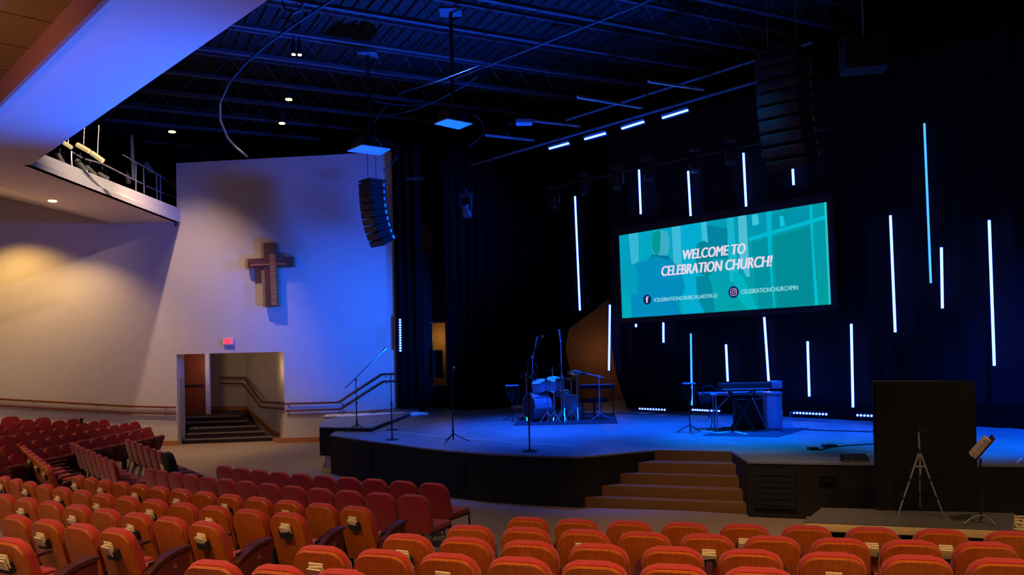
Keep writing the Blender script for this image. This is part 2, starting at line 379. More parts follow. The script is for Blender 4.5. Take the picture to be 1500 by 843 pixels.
# ------------------------------------------------------------------ drapes
def curtain(name, path, z0, z1, label, amp=.06, wl=.28, edge=None, m='blackfab', nz=14):
    pts = [Vector((p[0], p[1], 0)) for p in path]; ds = [0]
    for a, b in zip(pts, pts[1:]): ds.append(ds[-1]+(b-a).length)
    n = int(ds[-1]/wl*8); bm = nb(); g = []
    for j in range(nz+1):
        w = j/nz; row = []
        for i in range(n+1):
            s = ds[-1]*i/n
            k = max(0, min(len(pts)-2, sum(1 for d in ds[1:] if d < s)))
            t_ = (s-ds[k])/(ds[k+1]-ds[k]); a, b = pts[k], pts[k+1]; p = a.lerp(b, t_); tn = (b-a).normalized()
            ph = s/wl*2*math.pi; am = amp*(.75+.35*math.sin(s*1.7))
            p = p + Vector((-tn.y, tn.x, 0))*am*math.sin(ph+.4*math.sin(w*3+s))
            if edge: p = p + tn*edge(i/n, w)
            row.append(bm.verts.new((p.x, p.y, z0+(z1-z0)*w)))
        g.append(row)
    for j in range(nz):
        for i in range(n): bm.faces.new((g[j][i], g[j][i+1], g[j+1][i+1], g[j+1][i]))
    o = build(name, bm, m, smooth=60)
    sm = o.modifiers.new('thickness', 'SOLIDIFY'); sm.thickness = .012
    return tag(o, label, 'curtain')
curtain('stage_curtain', [(-3.62, 25.5), (-2.75, 25.2)], STZ+.02, 9.4, 'tall black pleated curtain beside the blue wall, lit by the vertical bar')
curtain('stage_curtain', [(-2.55, 26.6), (-1.9, 26.6)], 5.0, 9.4, 'short black curtain hung above the lit control window')
curtain('stage_curtain', [(-2.0, 25.35), (-.2, 25.7), (1.95, 25.5)], STZ+.02, 9.4, 'wide black curtain hanging behind the drum kit', edge=lambda u, w: max(0, u-.3)/.7*(-.38*w/.27 if w < .27 else -.38+1.85*min(1, (w-.27)/.15)))
BW0, BWd = Vector((3.1, 24.7, 0)), Vector((.68, -.73, 0)).normalized()
bwn = Vector((-BWd.y, BWd.x, 0)); bwn = bwn if bwn.y < 0 else -bwn          # towards the house
def bwp(s, off=0): return BW0 + BWd*s + bwn*off
curtain('stage_curtain', [bwp(-.15)[:2], bwp(6)[:2], bwp(12)[:2], bwp(19)[:2]], STZ+.02, 9.6, 'huge black backdrop curtain behind the screen and the light tubes', amp=.05, wl=.5, m='backdrop',
        edge=lambda u, w: (.55*max(0, 1-u*20)*max(0, 1-w*5)**1.5))
bm = nb(); box(bm, (2.5, 28.2, 3.5), (5, .2, 6)); struct(build('wall_backstage', bm, 'tan', smooth=0))
bm = nb(); box(bm, (-2.3, 28.0, 3.9), (2.2, .2, 6.4)); struct(build('wall_backstage', bm, 'tan', smooth=0))
# dark booth with window in the gap between curtains
bm = nb()
w0, w1 = S(633, 473, Y=26.9), S(655.5, 565, Y=26.9)
for (x0, x1, z0, z1) in ((-3.2, w0.x, .9, 6), (w1.x, -1.2, .9, 6), (w0.x, w1.x, w0.z, 6), (w0.x, w1.x, .9, w1.z)):
    box(bm, ((x0+x1)/2, 26.9, (z0+z1)/2), (x1-x0, .12, z1-z0))
struct(build('wall_booth', bm, 'blackpaint', smooth=0))
wf = nb()
for z in (w0.z, w1.z): box(wf, ((w0.x+w1.x)/2, 26.8, z), (w1.x-w0.x+.1, .1, .05))
for x in (w1.x,): box(wf, (x, 26.8, (w0.z+w1.z)/2), (.05, .1, w0.z-w1.z))
struct(build('window_1', wf, mat('window trim', (150, 130, 100), .6), smooth=0))
mo = build('monitor_speaker', box(nb(), ((w0.x+w1.x)/2-.06, 26.65, w1.z+.72), (.34, .2, .9), bev=.02), 'blackpaint')
build('cone', cyl(nb(), ((w0.x+w1.x)/2-.06, 26.56, w1.z+.6), ((w0.x+w1.x)/2-.06, 26.54, w1.z+.6), .11, n=20), 'blackmetal', mo)
tag(mo, 'black box in the lit gap between the black curtains', 'speaker')
tag(build('metal_rod', cyl(nb(), ((w0.x+w1.x)/2+.12, 26.6, w1.z+.05), ((w0.x+w1.x)/2+.17, 26.6, w1.z+.42), .02), 'alu'), 'small bright rod leaning in the curtain gap below the black box', 'rod')
# brown cabinet behind the drums
c0, c1 = S(812, 554, Y=24.9), S(848, 601, Y=24.9)
cb = build('equipment_cabinet', box(nb(), ((c0.x+c1.x)/2, 25.07, (c0.z+STZ)/2), (c1.x-c0.x, .32, c0.z-STZ), bev=.01), 'tan')
build('door', box(nb(), ((c0.x+c1.x)/2, 24.9, (c0.z+STZ)/2-.02), (c1.x-c0.x-.14, .02, c0.z-STZ-.14), bev=.004), 'blackpaint', cb)
tag(cb, 'brown framed cabinet with black door standing behind the drum kit', 'cabinet')
# ================================================================== HOUSE FLOOR + SEATING
def rr_outline(w, h, r, z0=0, rb=.02, n=6):
    """rounded rectangle outline (x,z): wide radius r at the top, rb at the bottom"""
    P = []
    for cx, cz, rad, a0 in ((w/2-r, z0+h-r, r, 0), (-w/2+r, z0+h-r, r, 90), (-w/2+rb, z0+rb, rb, 180), (w/2-rb, z0+rb, rb, 270)):
        for k in range(n+1):
            a = R(a0+90*k/n); P.append((cx+rad*math.cos(a), cz+rad*math.sin(a)))
    return P
REC = Matrix.Rotation(R(17), 3, 'X')            # leans the top back (-y)
def backxf(bm, piv=(0, -.18, .40)):
    bmesh.ops.transform(bm, matrix=Matrix.Translation(piv) @ REC.to_4x4(), verts=bm.verts); return bm
def theatre_seat(pocket=True, tipped=False, end=False):
    root = empty('theatre_seat', (0, 0, 0))
    bm = nb(); prism(bm, [(x, .012, z) for x, z in rr_outline(.475, .592, .13, -.09, .05)], (0, .066, 0), bev=.024, seg=3)
    build('backrest', backxf(bm), 'crimson' if tipped else 'redfab', root)
    bm = nb(); prism(bm, [(x, -.022, z) for x, z in rr_outline(.452, .660, .12, -.165, .03)], (0, .034, 0), bev=.008)
    build('back_panel', backxf(bm), 'seatwood', root)
    bm = nb()
    if tipped: box(bm, (0, 0, 0), (.46, .42, .11), bev=.035); bmesh.ops.transform(bm, matrix=Matrix.Translation((0, .02, .52)) @ Matrix.Rotation(R(68), 4, 'X'), verts=bm.verts)
    else: box(bm, (0, .12, .415), (.46, .46, .11), bev=.035)
    build('seat_cushion', bm, 'panel' if tipped else 'redfab', root)
    bm = nb(); pts = bez((.262, -.20, .50), (.262, .0, .66), (.262, .27, .655), 8)
    prism(bm, [p for p in pts] + [p-Vector((0, .0, .028)) for p in reversed(pts)], (.05, 0, 0), bev=.006)
    bmesh.ops.translate(bm, verts=bm.verts, vec=(-.025, 0, 0)); build('armrest', bm, 'armwood', root)
    bm = nb(); box(bm, (.262, -.07, .28), (.04, .12, .60), bev=.006); box(bm, (.262, -.05, -.01), (.06, .30, .045), bev=.006)
    box(bm, (.262, -.16, .33), (.03, .08, .22)); build('pedestal', bm, 'blackmetal', root)
    if pocket:
        bm = nb(); box(bm, (0, -.045, .305), (.15, .05, .10), bev=.008); build('rear_pocket', backxf(bm), 'blackpaint', root)
    if end:
        bm = nb(); prism(bm, [(.29, y, z) for y, z in [(-.20, .0), (-.22, .47)] + [(p.y, p.z-.03) for p in pts] + [(.28, .10), (.24, .0)]], (.035, 0, 0), bev=.006)
        build('end_panel', bm, 'panel', root)
        bm = nb(); prism(bm, [p for p in pts] + [p-Vector((0, .0, .035)) for p in reversed(pts)], (.075, 0, 0), bev=.008)
        bmesh.ops.translate(bm, verts=bm.verts, vec=(.01, .01, .004)); build('aisle_armrest', bm, 'armwood', root)
        build('number_plate', cyl(nb(), (.324, .10, .50), (.331, .10, .50), .022, n=14), 'plate', root)
    return root
def portable_chair():
    root = empty('upholstered_chair', (0, 0, 0))
    REC2 = Matrix.Translation((0, -.20, .42)) @ Matrix.Rotation(R(13), 4, 'X')
    bm = nb(); prism(bm, [(x, -.03, z) for x, z in rr_outline(.50, .535, .13, -.04, .05)], (0, .075, 0), bev=.03, seg=3)
    bmesh.ops.transform(bm, matrix=REC2, verts=bm.verts); build('backrest', bm, 'redchair', root)
    build('seat', box(nb(), (0, .06, .43), (.50, .52, .08), bev=.03), 'redchair', root)
    for sx in (-1, 1):
        build('front_leg', cyl(nb(), (sx*.235, .30, .40), (sx*.235, .33, 0), .013), 'blackmetal', root)
        build('rear_leg', cyl(nb(), (sx*.235, -.19, .42), (sx*.235, -.30, 0), .013), 'blackmetal', root)
    bm = nb()
    for sx in (-1, 1): box(bm, (sx*.235, .05, .385), (.025, .56, .03)); cyl(bm, (sx*.235, -.19, .40), (sx*.235, -.235, .60), .012)
    box(bm, (0, .32, .385), (.47, .025, .03)); build('frame', bm, 'blackmetal', root); return root
def booklet_mesh():
    bm = nb(); rnd = random.Random(5)
    for i, (dx, dz, rz_) in enumerate(((0, 0, 2), (.008, -.018, -5), (-.006, -.03, 4))):
        box(bm, (dx, -.052-.012*i, .368+dz), (.115, .009, .10), Matrix.Rotation(R(rz_), 3, 'Y') @ Matrix.Rotation(R(6*i), 3, 'X'), bev=.002)
    return build('booklet', backxf(bm), 'paper')
kinds = dict(plain=theatre_seat(False), pocket=theatre_seat(True), end=theatre_seat(True, end=True), tip=theatre_seat(False, True), tipend=theatre_seat(False, True, end=True), chair=portable_chair())
used = set(); book0 = booklet_mesh(); book_used = [False]
bases = []
TOPL = {'t': Vector((0, -.318, .885)), 'c': Vector((0, -.325, .905))}
def fit_row(pts, z, deg=2, n_sm=None):
    W = [S(x, y, z=z) for x, y in pts]; i = np.arange(len(W))
    if len(W) > 3:
        deg = min(deg, len(W)-2); px = np.polyfit(i, [w.x for w in W], deg); py = np.polyfit(i, [w.y for w in W], deg)
        W = [Vector((np.polyval(px, k), np.polyval(py, k), z)) for k in i]
    return W
def place(kind, top, tan, label, cat, group, k='t', scale=1, pitch=None):
    """top = centre of the back's top edge, tan = direction of the row towards the seat's right"""
    root = kinds[kind] if kind not in used else copy_tree(kinds[kind]); used.add(kind)
    tan = Vector((tan.x, tan.y, 0)).normalized(); rz = math.atan2(tan.y, tan.x)
    off = Matrix.Rotation(rz, 3, 'Z') @ TOPL[k]*scale
    root.location = top-off; root.rotation_euler = (0, 0, rz); root.scale = (min(1, pitch/.545) if pitch else 1, 1, 1)
    bases.append((root.location.x, root.location.y, root.location.z)); bases.append((top.x, top.y, root.location.z))
    tag(root, label, cat, group); return root
def row(pts, z, label, group, books=None, endright=False, tip=False, pitch=None, seats=True, flip=False, nbook='booklets'):
    W = fit_row(pts, z, 3 if len(pts) > 8 else 2)
    for i, w in enumerate(W):
        a, b = W[max(0, i-1)], W[min(len(W)-1, i+1)]; tan = (b-a) if not flip else (a-b)
        hb = books is not None and (i in books if isinstance(books, tuple) else i % 2 == books)
        last = endright and i == len(W)-1
        kind = ('tipend' if last else 'tip') if tip else 'end' if last else 'pocket' if hb else 'plain'
        extra = ', aisle end' if last else ''
        r = place(kind, w, tan, label.format(ORD[i]) + extra, 'seat', group, pitch=(b-a).length/(min(len(W)-1, i+1)-max(0, i-1)))
        if hb:
            bk = book0 if not book_used[0] else book0.copy()
            if book_used[0]: COL.objects.link(bk)
            book_used[0] = True
            bk.location = r.location; bk.rotation_euler = (R(random.uniform(-1, 1)), 0, r.rotation_euler[2]+R(random.uniform(-4, 4)))
            bk.location += Vector((0, 0, random.uniform(-.012, .014)))
            tag(bk, 'cream booklets behind ' + label.format(ORD[i]).replace('wooden backed red seat, ', 'the ').replace('wooden backed seat, ', 'the ') , 'booklet', nbook)
RB = 'wooden backed seats of the block at lower right'
LB = 'wooden backed seats of the block at lower left'
C1 = [(770, 762), (845, 765), (919, 768), (1003, 770), (1089, 772), (1183, 774.5), (1279, 778), (1380, 780.5), (1486, 783.5)]
C2 = [(685, 774.4), (768, 777.7), (853, 781), (943, 784), (1034, 788), (1131, 791), (1231, 794), (1337, 797), (1446, 800)]
C3 = [(592, 788), (679, 793), (771, 798.5), (873, 802.6), (985, 807), (1100, 811.5), (1219, 816), (1345, 820.6), (1474, 825)]
C4 = [(465, 806), (556, 812), (652, 818), (757, 823), (868, 829), (986, 834), (1112, 839.5)]
C5 = [(305, 828.5), (400, 835.6), (495, 842)]
lab = 'wooden backed red seat, {} from left in the %s row of lower right block'
for pts, z, nm, bk in ((C1, 1.10, 'front', (0, 2, 4, 6, 7)), (C2, 1.20, 'second', 0), (C3, 1.30, 'third', 0), (C4, 1.40, 'fourth', 0), (C5, 1.50, 'fifth', None)):
    row(pts, z, lab % nm, RB, bk, nbook='booklets in the seat pockets of the right block')
B1 = [(111, 698.8), (130, 702), (152, 705), (175, 708.5), (200, 712), (228, 715.6), (259, 719), (295, 723), (333, 728), (375, 732), (420, 736.5), (467, 740.5), (517, 745.6)]
B2 = [(3, 700.5), (20, 704), (40, 708), (62, 712.5), (87, 717), (115, 721), (148, 725.5), (181, 730.5), (221, 735.3), (264, 740), (311, 745), (361, 750), (418, 755)]
B3 = [(2, 727), (34, 732.5), (70, 738), (108, 743.5), (150, 749), (196, 755), (244, 761.5), (297, 768.8)]
B4 = [(18, 759), (64, 765.5), (113, 772), (165, 779)]
B5 = [(-52, 785), (8, 794)]
lab = 'wooden backed seat, {} from left in the %s row of lower left block'
for pts, z, nm in ((B1, 1.0, 'front'), (B2, 1.1, 'second'), (B3, 1.2, 'third'), (B4, 1.3, 'fourth'), (B5, 1.4, 'fifth')):
    row(pts, z, lab % nm, LB, (len(pts)-1) % 2, endright=True, nbook='booklets in the seat pockets of the left block')
# portable crimson chairs
def chairs(pts, z, label, group, W=None):
    W = W or fit_row(pts, z, 3)
    for i, w in enumerate(W):
        a, b = W[max(0, i-1)], W[min(len(W)-1, i+1)]
        place('chair', w, b-a, label.format(ORD[i]), 'chair', group, 'c', pitch=(b-a).length/(min(len(W)-1, i+1)-max(0, i-1)))
P1 = [(326, 683.6), (351, 686.8), (378, 689.6), (407, 692.6), (438, 695.5), (471, 698), (508, 700.5), (547, 703.6), (588, 706.4), (632, 709.6)]
P2 = [(216, 688), (236, 690), (256, 692.6), (278, 696), (301, 699.6), (327, 703.6), (357, 706.8), (391, 709.8), (428, 713), (467, 717), (509, 720.4), (554, 723.6), (603, 727.2)]
chairs(P1, .9, 'crimson upholstered chair, {} from left in the front row before the stage', 'crimson chairs of the front row')
chairs(P2, .9, 'crimson upholstered chair, {} from left in the second row before the stage', 'crimson chairs of the second row')
def line(a, b, n): a, b = Vector(a), Vector(b); return [a.lerp(b, i/(n-1)) for i in range(n)]
CL2 = line((-9.1, 19.25, .9), (-6.85, 16.15, .9), 7)
chairs(None, .9, 'crimson chair, {} from far end in the short angled row beside the left aisle', 'crimson chairs angled by the left aisle', CL2)
CL1 = line((-10.1, 18.7, .9), (-7.65, 15.5, .9), 8)
chairs(None, .9, 'crimson chair, {} from far end in the short angled row just behind', 'crimson chairs of the rear angled row', CL1)
# black jacket over the last angled chair, with a paper notice
jb = kinds['chair']; lastc = CL2[-1]; d_ = (CL2[-1]-CL2[0]).normalized(); fc = Vector((-d_.y, d_.x, 0)); fc = fc if fc.x > 0 else -fc
bm = nb(); prism(bm, [(x, -.05, z) for x, z in rr_outline(.54, .50, .12, .0, .03)], (0, .15, 0), bev=.02); bmesh.ops.translate(bm, verts=bm.verts, vec=(0, -.02, -.465))
bmesh.ops.transform(bm, matrix=Matrix.Rotation(R(13), 4, 'X'), verts=bm.verts)
jk = build('black_jacket', bm, 'blackpaint'); jk.location = lastc + Vector((0, 0, -.005)); jk.rotation_euler = (0, 0, math.atan2(d_.y, d_.x))
build('white_notice', box(nb(), (.16, -.0, -.26), (.2, .012, .2), Matrix.Rotation(R(13), 3, 'X')), 'paper', jk).location = (0, -.11, .0)
tag(jk, 'black cover with white notice draped over the last angled crimson chair', 'cover')
# fixed row seen end-on at far left
A1 = line((-11.0, 18.3, .9), (-8.55, 14.95, .9), 8)
for i, w in enumerate(A1):
    r = place('end' if i == 7 else 'pocket' if i % 2 else 'plain', w, A1[1]-A1[0], f'wooden backed seat, {ORD[i]} from far end in the end-on row, far left', 'seat', 'wooden backed seats of the end-on row')
    if i % 2:
        bk = book0.copy(); COL.objects.link(bk); bk.location = r.location; bk.rotation_euler = r.rotation_euler
        tag(bk, f'cream booklets behind the {ORD[i]} seat from far end of the end-on row', 'booklet', 'booklets of the end-on row')
# far left block: tip-up seats facing right
lab = 'red tip-up seat, {} from the wall, %s row of far left block'
for (pe, pn, z, n, nm) in (((212, 630), (8, 668), .86, 12, 'front'), ((194, 619), (8, 653), .94, 13, 'second'), ((149, 616), (2, 641), 1.0, 10, 'third'),
                          ((104, 615), (2, 628), 1.07, 8, 'fourth'), ((60, 613), (-6, 620), 1.14, 6, 'fifth'), ((14, 611.5), (-30, 615), 1.22, 4, 'sixth')):
    a, b = S(*pe, z=z), S(*pn, z=z); n = max(2, round((a-b).length/.53)+1)
    n = min(n, 14)
    W = [a + (b-a).normalized()*.53*i for i in range(n)]
    for i, w in enumerate(W):
        place('tipend' if i == n-1 else 'tip', w, b-a, (lab % nm).format(ORD[i]), 'seat', 'red tip-up seats of the far left block')
for k in kinds:
    if k not in used:
        for ch in list(kinds[k].children): bpy.data.objects.remove(ch)
        bpy.data.objects.remove(kinds[k])
# house floor: raked carpet following the seat bases
anch = [(x, y, 0) for x, y in ((-7, 25), (-9, 25.4), (-5, 24), (-6, 20), (-4.5, 17), (-2, 14.6), (1, 13.5), (4, 12.6), (8, 11.6), (12, 11), (-7.5, 21.5), (0, 12.5), (3, 11.5), (-3, 15), (-7.2, 22.5), (6, 10.8), (-8.5, 23.5), (-1, 13.2), (10, 9.8), (2.5, 10.5), (-7.6, 24.5))]
anch += [(-15.6, 25.6, .35), (-17, 25, .5), (-12.5, 25.5, .1), (-11, 25.5, 0), (-16, 18, .8), (0, 0, 1.3), (-5, 2, 1.3), (-10, 6, 1.3), (5, 1, 1.3), (10, 3, 1.2), (-14, 12, 1.1), (0, -5, 1.6), (-16, 2, 1.6), (14, 4, 1.0), (10, -5, 1.6)]
ctl = np.array([(b[0], b[1], b[2]-.02) for b in bases] + anch)
x0, x1, y0, y1, st_ = -18, 19, -6.8, 31, .45
bm = nb(); nx, ny = int((x1-x0)/st_), int((y1-y0)/st_); g = []
for j in range(ny+1):
    r_ = []
    for i in range(nx+1):
        x, y = x0+(x1-x0)*i/nx, y0+(y1-y0)*j/ny
        d2 = (ctl[:, 0]-x)**2+(ctl[:, 1]-y)**2+.02; w = d2**-2.2
        z = float((w*ctl[:, 2]).sum()/w.sum())
        if y > 26 or x > -3 and y > 15: z = 0
        r_.append(bm.verts.new((x, y, max(0, z) if z < .03 else z)))
    g.append(r_)
for j in range(ny):
    for i in range(nx): bm.faces.new((g[j][i], g[j][i+1], g[j+1][i+1], g[j+1][i]))
struct(build('floor', bm, 'carpet', smooth=80))
# ================================================================== SCREEN
c = dict(tl=(907, 345.6), tr=(1211.5, 296.3), bl=(912.2, 466.6), br=(1217.8, 446.2))
SH = 2.42
A = Vector((0, 0, EZ)) + ray(912.2, 466.6)/ray(912.2, 466.6).y*24.0
B = Vector((0, 0, EZ)) + ray(1217.8, 446.2)/ray(1217.8, 446.2).y*19.36
sx = (B-A).normalized(); sy = ((Vector((0, 0, 1)) - sx*sx.z)).normalized(); sn = sx.cross(sy)
TLw = S(907, 345.6, pl=(A, sn)); TRw = S(1211.5, 296.3, pl=(A, sn))
SW = ((B-A).length + (TRw-TLw).length)/2; SHh = ((TLw-A).length+(TRw-B).length)/2
SO = (A+B+TLw+TRw)/4
sy = ((TLw+TRw)-(A+B)).normalized(); sx = ((B+TRw)-(A+TLw)).normalized(); sn = sx.cross(sy); sy = sn.cross(sx)
SM = Matrix((sx, sy, sn)).transposed()
print('screen', SW, SHh, (TLw-A).length, (TRw-B).length)
scr = empty('projection_screen', SO); scr.rotation_euler = SM.to_euler()
def em(name, c, k=1.0): return mat(name, (6, 8, 10), .5, emit=lin(c), es=k, spec=.1)
gm = bpy.data.materials.new('screen picture'); gm.use_nodes = True; n_, l_ = gm.node_tree.nodes, gm.node_tree.links
b_ = n_['Principled BSDF']; b_.inputs['Base Color'].default_value = (.01, .01, .01, 1); b_.inputs['Specular IOR Level'].default_value = .1
tc = n_.new('ShaderNodeTexCoord'); sp = n_.new('ShaderNodeSeparateXYZ'); l_.new(tc.outputs['Generated'], sp.inputs[0])
r1 = n_.new('ShaderNodeValToRGB'); r1.color_ramp.elements[0].color = (*lin((0, 168, 200)), 1); r1.color_ramp.elements[1].color = (*lin((0, 146, 152)), 1); r1.color_ramp.elements[0].position = .3; r1.color_ramp.elements[1].position = .75
r2 = n_.new('ShaderNodeValToRGB'); r2.color_ramp.elements[0].color = (*lin((0, 172, 158)), 1); r2.color_ramp.elements[1].color = (*lin((0, 160, 185)), 1); r2.color_ramp.elements[1].position = .5
mx = n_.new('ShaderNodeMix'); mx.data_type = 'RGBA'; mx.inputs[0].default_value = .4
l_.new(sp.outputs[0], r1.inputs[0]); l_.new(sp.outputs[1], r2.inputs[0]); l_.new(r1.outputs[0], mx.inputs[6]); l_.new(r2.outputs[0], mx.inputs[7])
l_.new(mx.outputs[2], b_.inputs['Emission Color']); b_.inputs['Emission Strength'].default_value = 1.0
build('display', box(nb(), (0, 0, 0), (SW, SHh, .02)), gm, scr, smooth=0)
bm = nb(); fw = .14
for x, y, w, h in ((0, SHh/2+fw/2+.04, SW+2*fw, fw+.08), (0, -SHh/2-fw/2, SW+2*fw, fw), (-SW/2-fw/2+.03, 0, fw-.06, SHh), (SW/2+fw/2, 0, fw, SHh)): box(bm, (x, y, -.03), (w, h, .12), bev=.006)
box(bm, (0, 0, -.1), (SW+.1, SHh+.1, .12)); build('frame', bm, mat('screen frame', (22, 24, 34), .5), scr)
bm = nb()
for x in (-3.05, -1.8, -.3, 1.3, 2.95): cyl(bm, (x, SHh/2+.15, -.05), (x, SHh/2+.32, -.05), .02); cyl(bm, (x, SHh/2+.3, -.05), (x, 9-SO.z, -.05), .006)
build('hanging_cable', bm, 'blackmetal', scr)
def sc(px, py):
    w = S(px, py, pl=(SO, sn)) - SO; return (w.dot(sx), w.dot(sy))
def zc(x, y):
    u, v = sc(900+x/4.215, 280+y/4.215)
    return (max(-SW/2+.002, min(SW/2-.002, u)), max(-SHh/2+.002, min(SHh/2-.002, v)))
lay = [0]
def shape(name, pts, c, smooth_k=0):
    lay[0] += 1; bm = nb(); P_ = [zc(*p) for p in pts]
    a = sum(P_[i][0]*P_[(i+1) % len(P_)][1]-P_[(i+1) % len(P_)][0]*P_[i][1] for i in range(len(P_)))
    if a < 0: P_ = P_[::-1]
    z = .0105 + .0004*lay[0]; poly(bm, [(p[0], p[1], z) for p in P_]); return build(name, bm, em('screen tone %d' % lay[0], c), scr, smooth=0)
shape('picture_wall', [(25, 275), (90, 262), (110, 500), (60, 500), (60, 800), (30, 800)], (0, 158, 190))
shape('picture_pillar', [(88, 262), (150, 252), (152, 430), (108, 470)], (52, 182, 212))
shape('picture_pillar', [(355, 222), (410, 210), (420, 560), (372, 560)], (60, 186, 216))
shape('picture_wall', [(410, 215), (540, 190), (560, 790), (430, 790)], (0, 172, 208))
shape('picture_door', [(570, 208), (698, 232), (700, 420), (585, 420)], (0, 132, 160))
shape('picture_pillar', [(535, 190), (570, 184), (580, 330), (545, 330)], (62, 188, 216))
shape('picture_pillar', [(695, 170), (735, 160), (770, 560), (715, 560)], (20, 180, 205))
shape('picture_pillar', [(765, 152), (815, 144), (838, 530), (815, 530), (775, 430)], (78, 190, 216))
shape('picture_window', [(815, 140), (935, 120), (960, 250), (830, 300)], (0, 150, 178))
shape('picture_sign', [(850, 150), (888, 143), (895, 205), (855, 215)], (60, 196, 216))
shape('picture_window', [(980, 150), (1205, 92), (1212, 190), (985, 270)], (0, 146, 172))
shape('picture_sign', [(1022, 150), (1045, 156), (1055, 215), (1025, 222)], (20, 192, 220))
shape('picture_window', [(985, 290), (1215, 215), (1242, 700), (1005, 722)], (0, 140, 152))
shape('picture_window', [(850, 320), (955, 290), (985, 720), (900, 735), (870, 560)], (0, 146, 160))
shape('picture_mullion', [(832, 288), (1312, 148), (1314, 172), (835, 310)], (0, 186, 210))
shape('picture_mullion', [(938, 122), (972, 116), (972, 420), (996, 722), (985, 724), (955, 420)], (0, 182, 206))
shape('picture_mullion', [(1205, 88), (1224, 84), (1232, 350), (1262, 706), (1240, 708), (1220, 350)], (0, 190, 212))
shape('picture_mullion', [(1296, 72), (1314, 68), (1340, 700), (1326, 702)], (40, 190, 200))
shape('picture_man_head', [(232, 300), (245, 258), (280, 240), (330, 250), (345, 300), (338, 380), (310, 420), (255, 415), (236, 370)], (58, 172, 196))
shape('picture_man_hair', [(232, 300), (245, 258), (285, 240), (288, 300), (282, 380), (262, 400), (238, 370)], (0, 150, 148))
shape('picture_man_body', [(60, 520), (110, 455), (205, 430), (235, 395), (330, 400), (358, 430), (420, 500), (440, 600), (400, 700), (420, 775), (110, 795), (105, 640), (60, 600)], (0, 140, 190))
shape('picture_man_arm', [(60, 520), (110, 455), (140, 470), (150, 640), (60, 640)], (0, 158, 186))
shape('picture_man_collar', [(215, 420), (235, 392), (335, 402), (350, 428), (300, 418), (250, 405)], (0, 120, 160))
shape('picture_woman_hair', [(505, 355), (520, 318), (560, 308), (590, 330), (610, 420), (618, 500), (585, 525), (530, 515), (505, 450)], (0, 132, 150))
shape('picture_woman_body', [(505, 530), (580, 520), (605, 580), (625, 745), (560, 752), (515, 660)], (0, 136, 160))
shape('picture_woman_arm', [(730, 500), (790, 520), (850, 640), (890, 735), (820, 742), (760, 650)], (0, 178, 190))
wt = mat('screen lettering', (10, 10, 10), .5, emit=lin((226, 216, 232)), es=1.0)
wt2 = mat('screen small lettering', (10, 10, 10), .5, emit=lin((150, 225, 235)), es=1.0)
def put_text(s, L_, R_, h, m, bold, shear, nm='lettering'):
    (u0, v0), (u1, v1) = sc(*L_), sc(*R_)
    t = text_mesh(nm, s, ((u1-u0)**2+(v1-v0)**2)**.5, h, m, scr, bold, shear)
    t.location = ((u0+u1)/2, (v0+v1)/2, .024); t.rotation_euler = (0, 0, math.atan2(v1-v0, u1-u0)); return t
put_text('WELCOME TO', (1001.5, 373.8), (1092.5, 364), .265, wt, .012, .2)
put_text('CELEBRATION CHURCH!', (970, 397.8), (1132, 382.3), .275, wt, .012, .2)
put_text('/CELEBRATIONCHURCHLAKEVILLE', (958.3, 440), (1051.5, 433), .105, wt2, .0, 0)
put_text('CELEBRATIONCHURCHMN', (1087, 428), (1169.5, 421.3), .115, wt2, .0, 0)
def disc(px, py, r, m, z, name, n=28):
    u, v = sc(px, py); bm = nb(); cyl(bm, (u, v, z-.001), (u, v, z), r, n=n); return build(name, bm, m, scr)
navy = em('icon navy', (10, 30, 90))
disc(948.7, 439.3, .145, navy, .0235, 'icon_disc'); f_ = put_text('f', (947.0, 439.4), (950.6, 439.2), .18, wt, .03, 0)
disc(1075.3, 428.3, .155, navy, .0235, 'icon_disc')
u, v = sc(1075.3, 428.3); bm = nb(); pk = em('icon rose', (205, 160, 200))
for rad, w in ((.085, .016), (.042, .016)):
    o_ = [(u+x, v+y-.0, .026) for x, y in rr_outline(2*rad, 2*rad, .035 if rad > .05 else rad*.98, -rad, .035 if rad > .05 else rad*.98)]
    tube(bm, o_+[o_[0]], w/2, 5)
sph(bm, (u+.05, v+.05, .026), .011); build('camera_icon', bm, pk, scr)
tag(scr, 'wide framed cyan screen reading WELCOME TO CELEBRATION CHURCH!', 'screen')
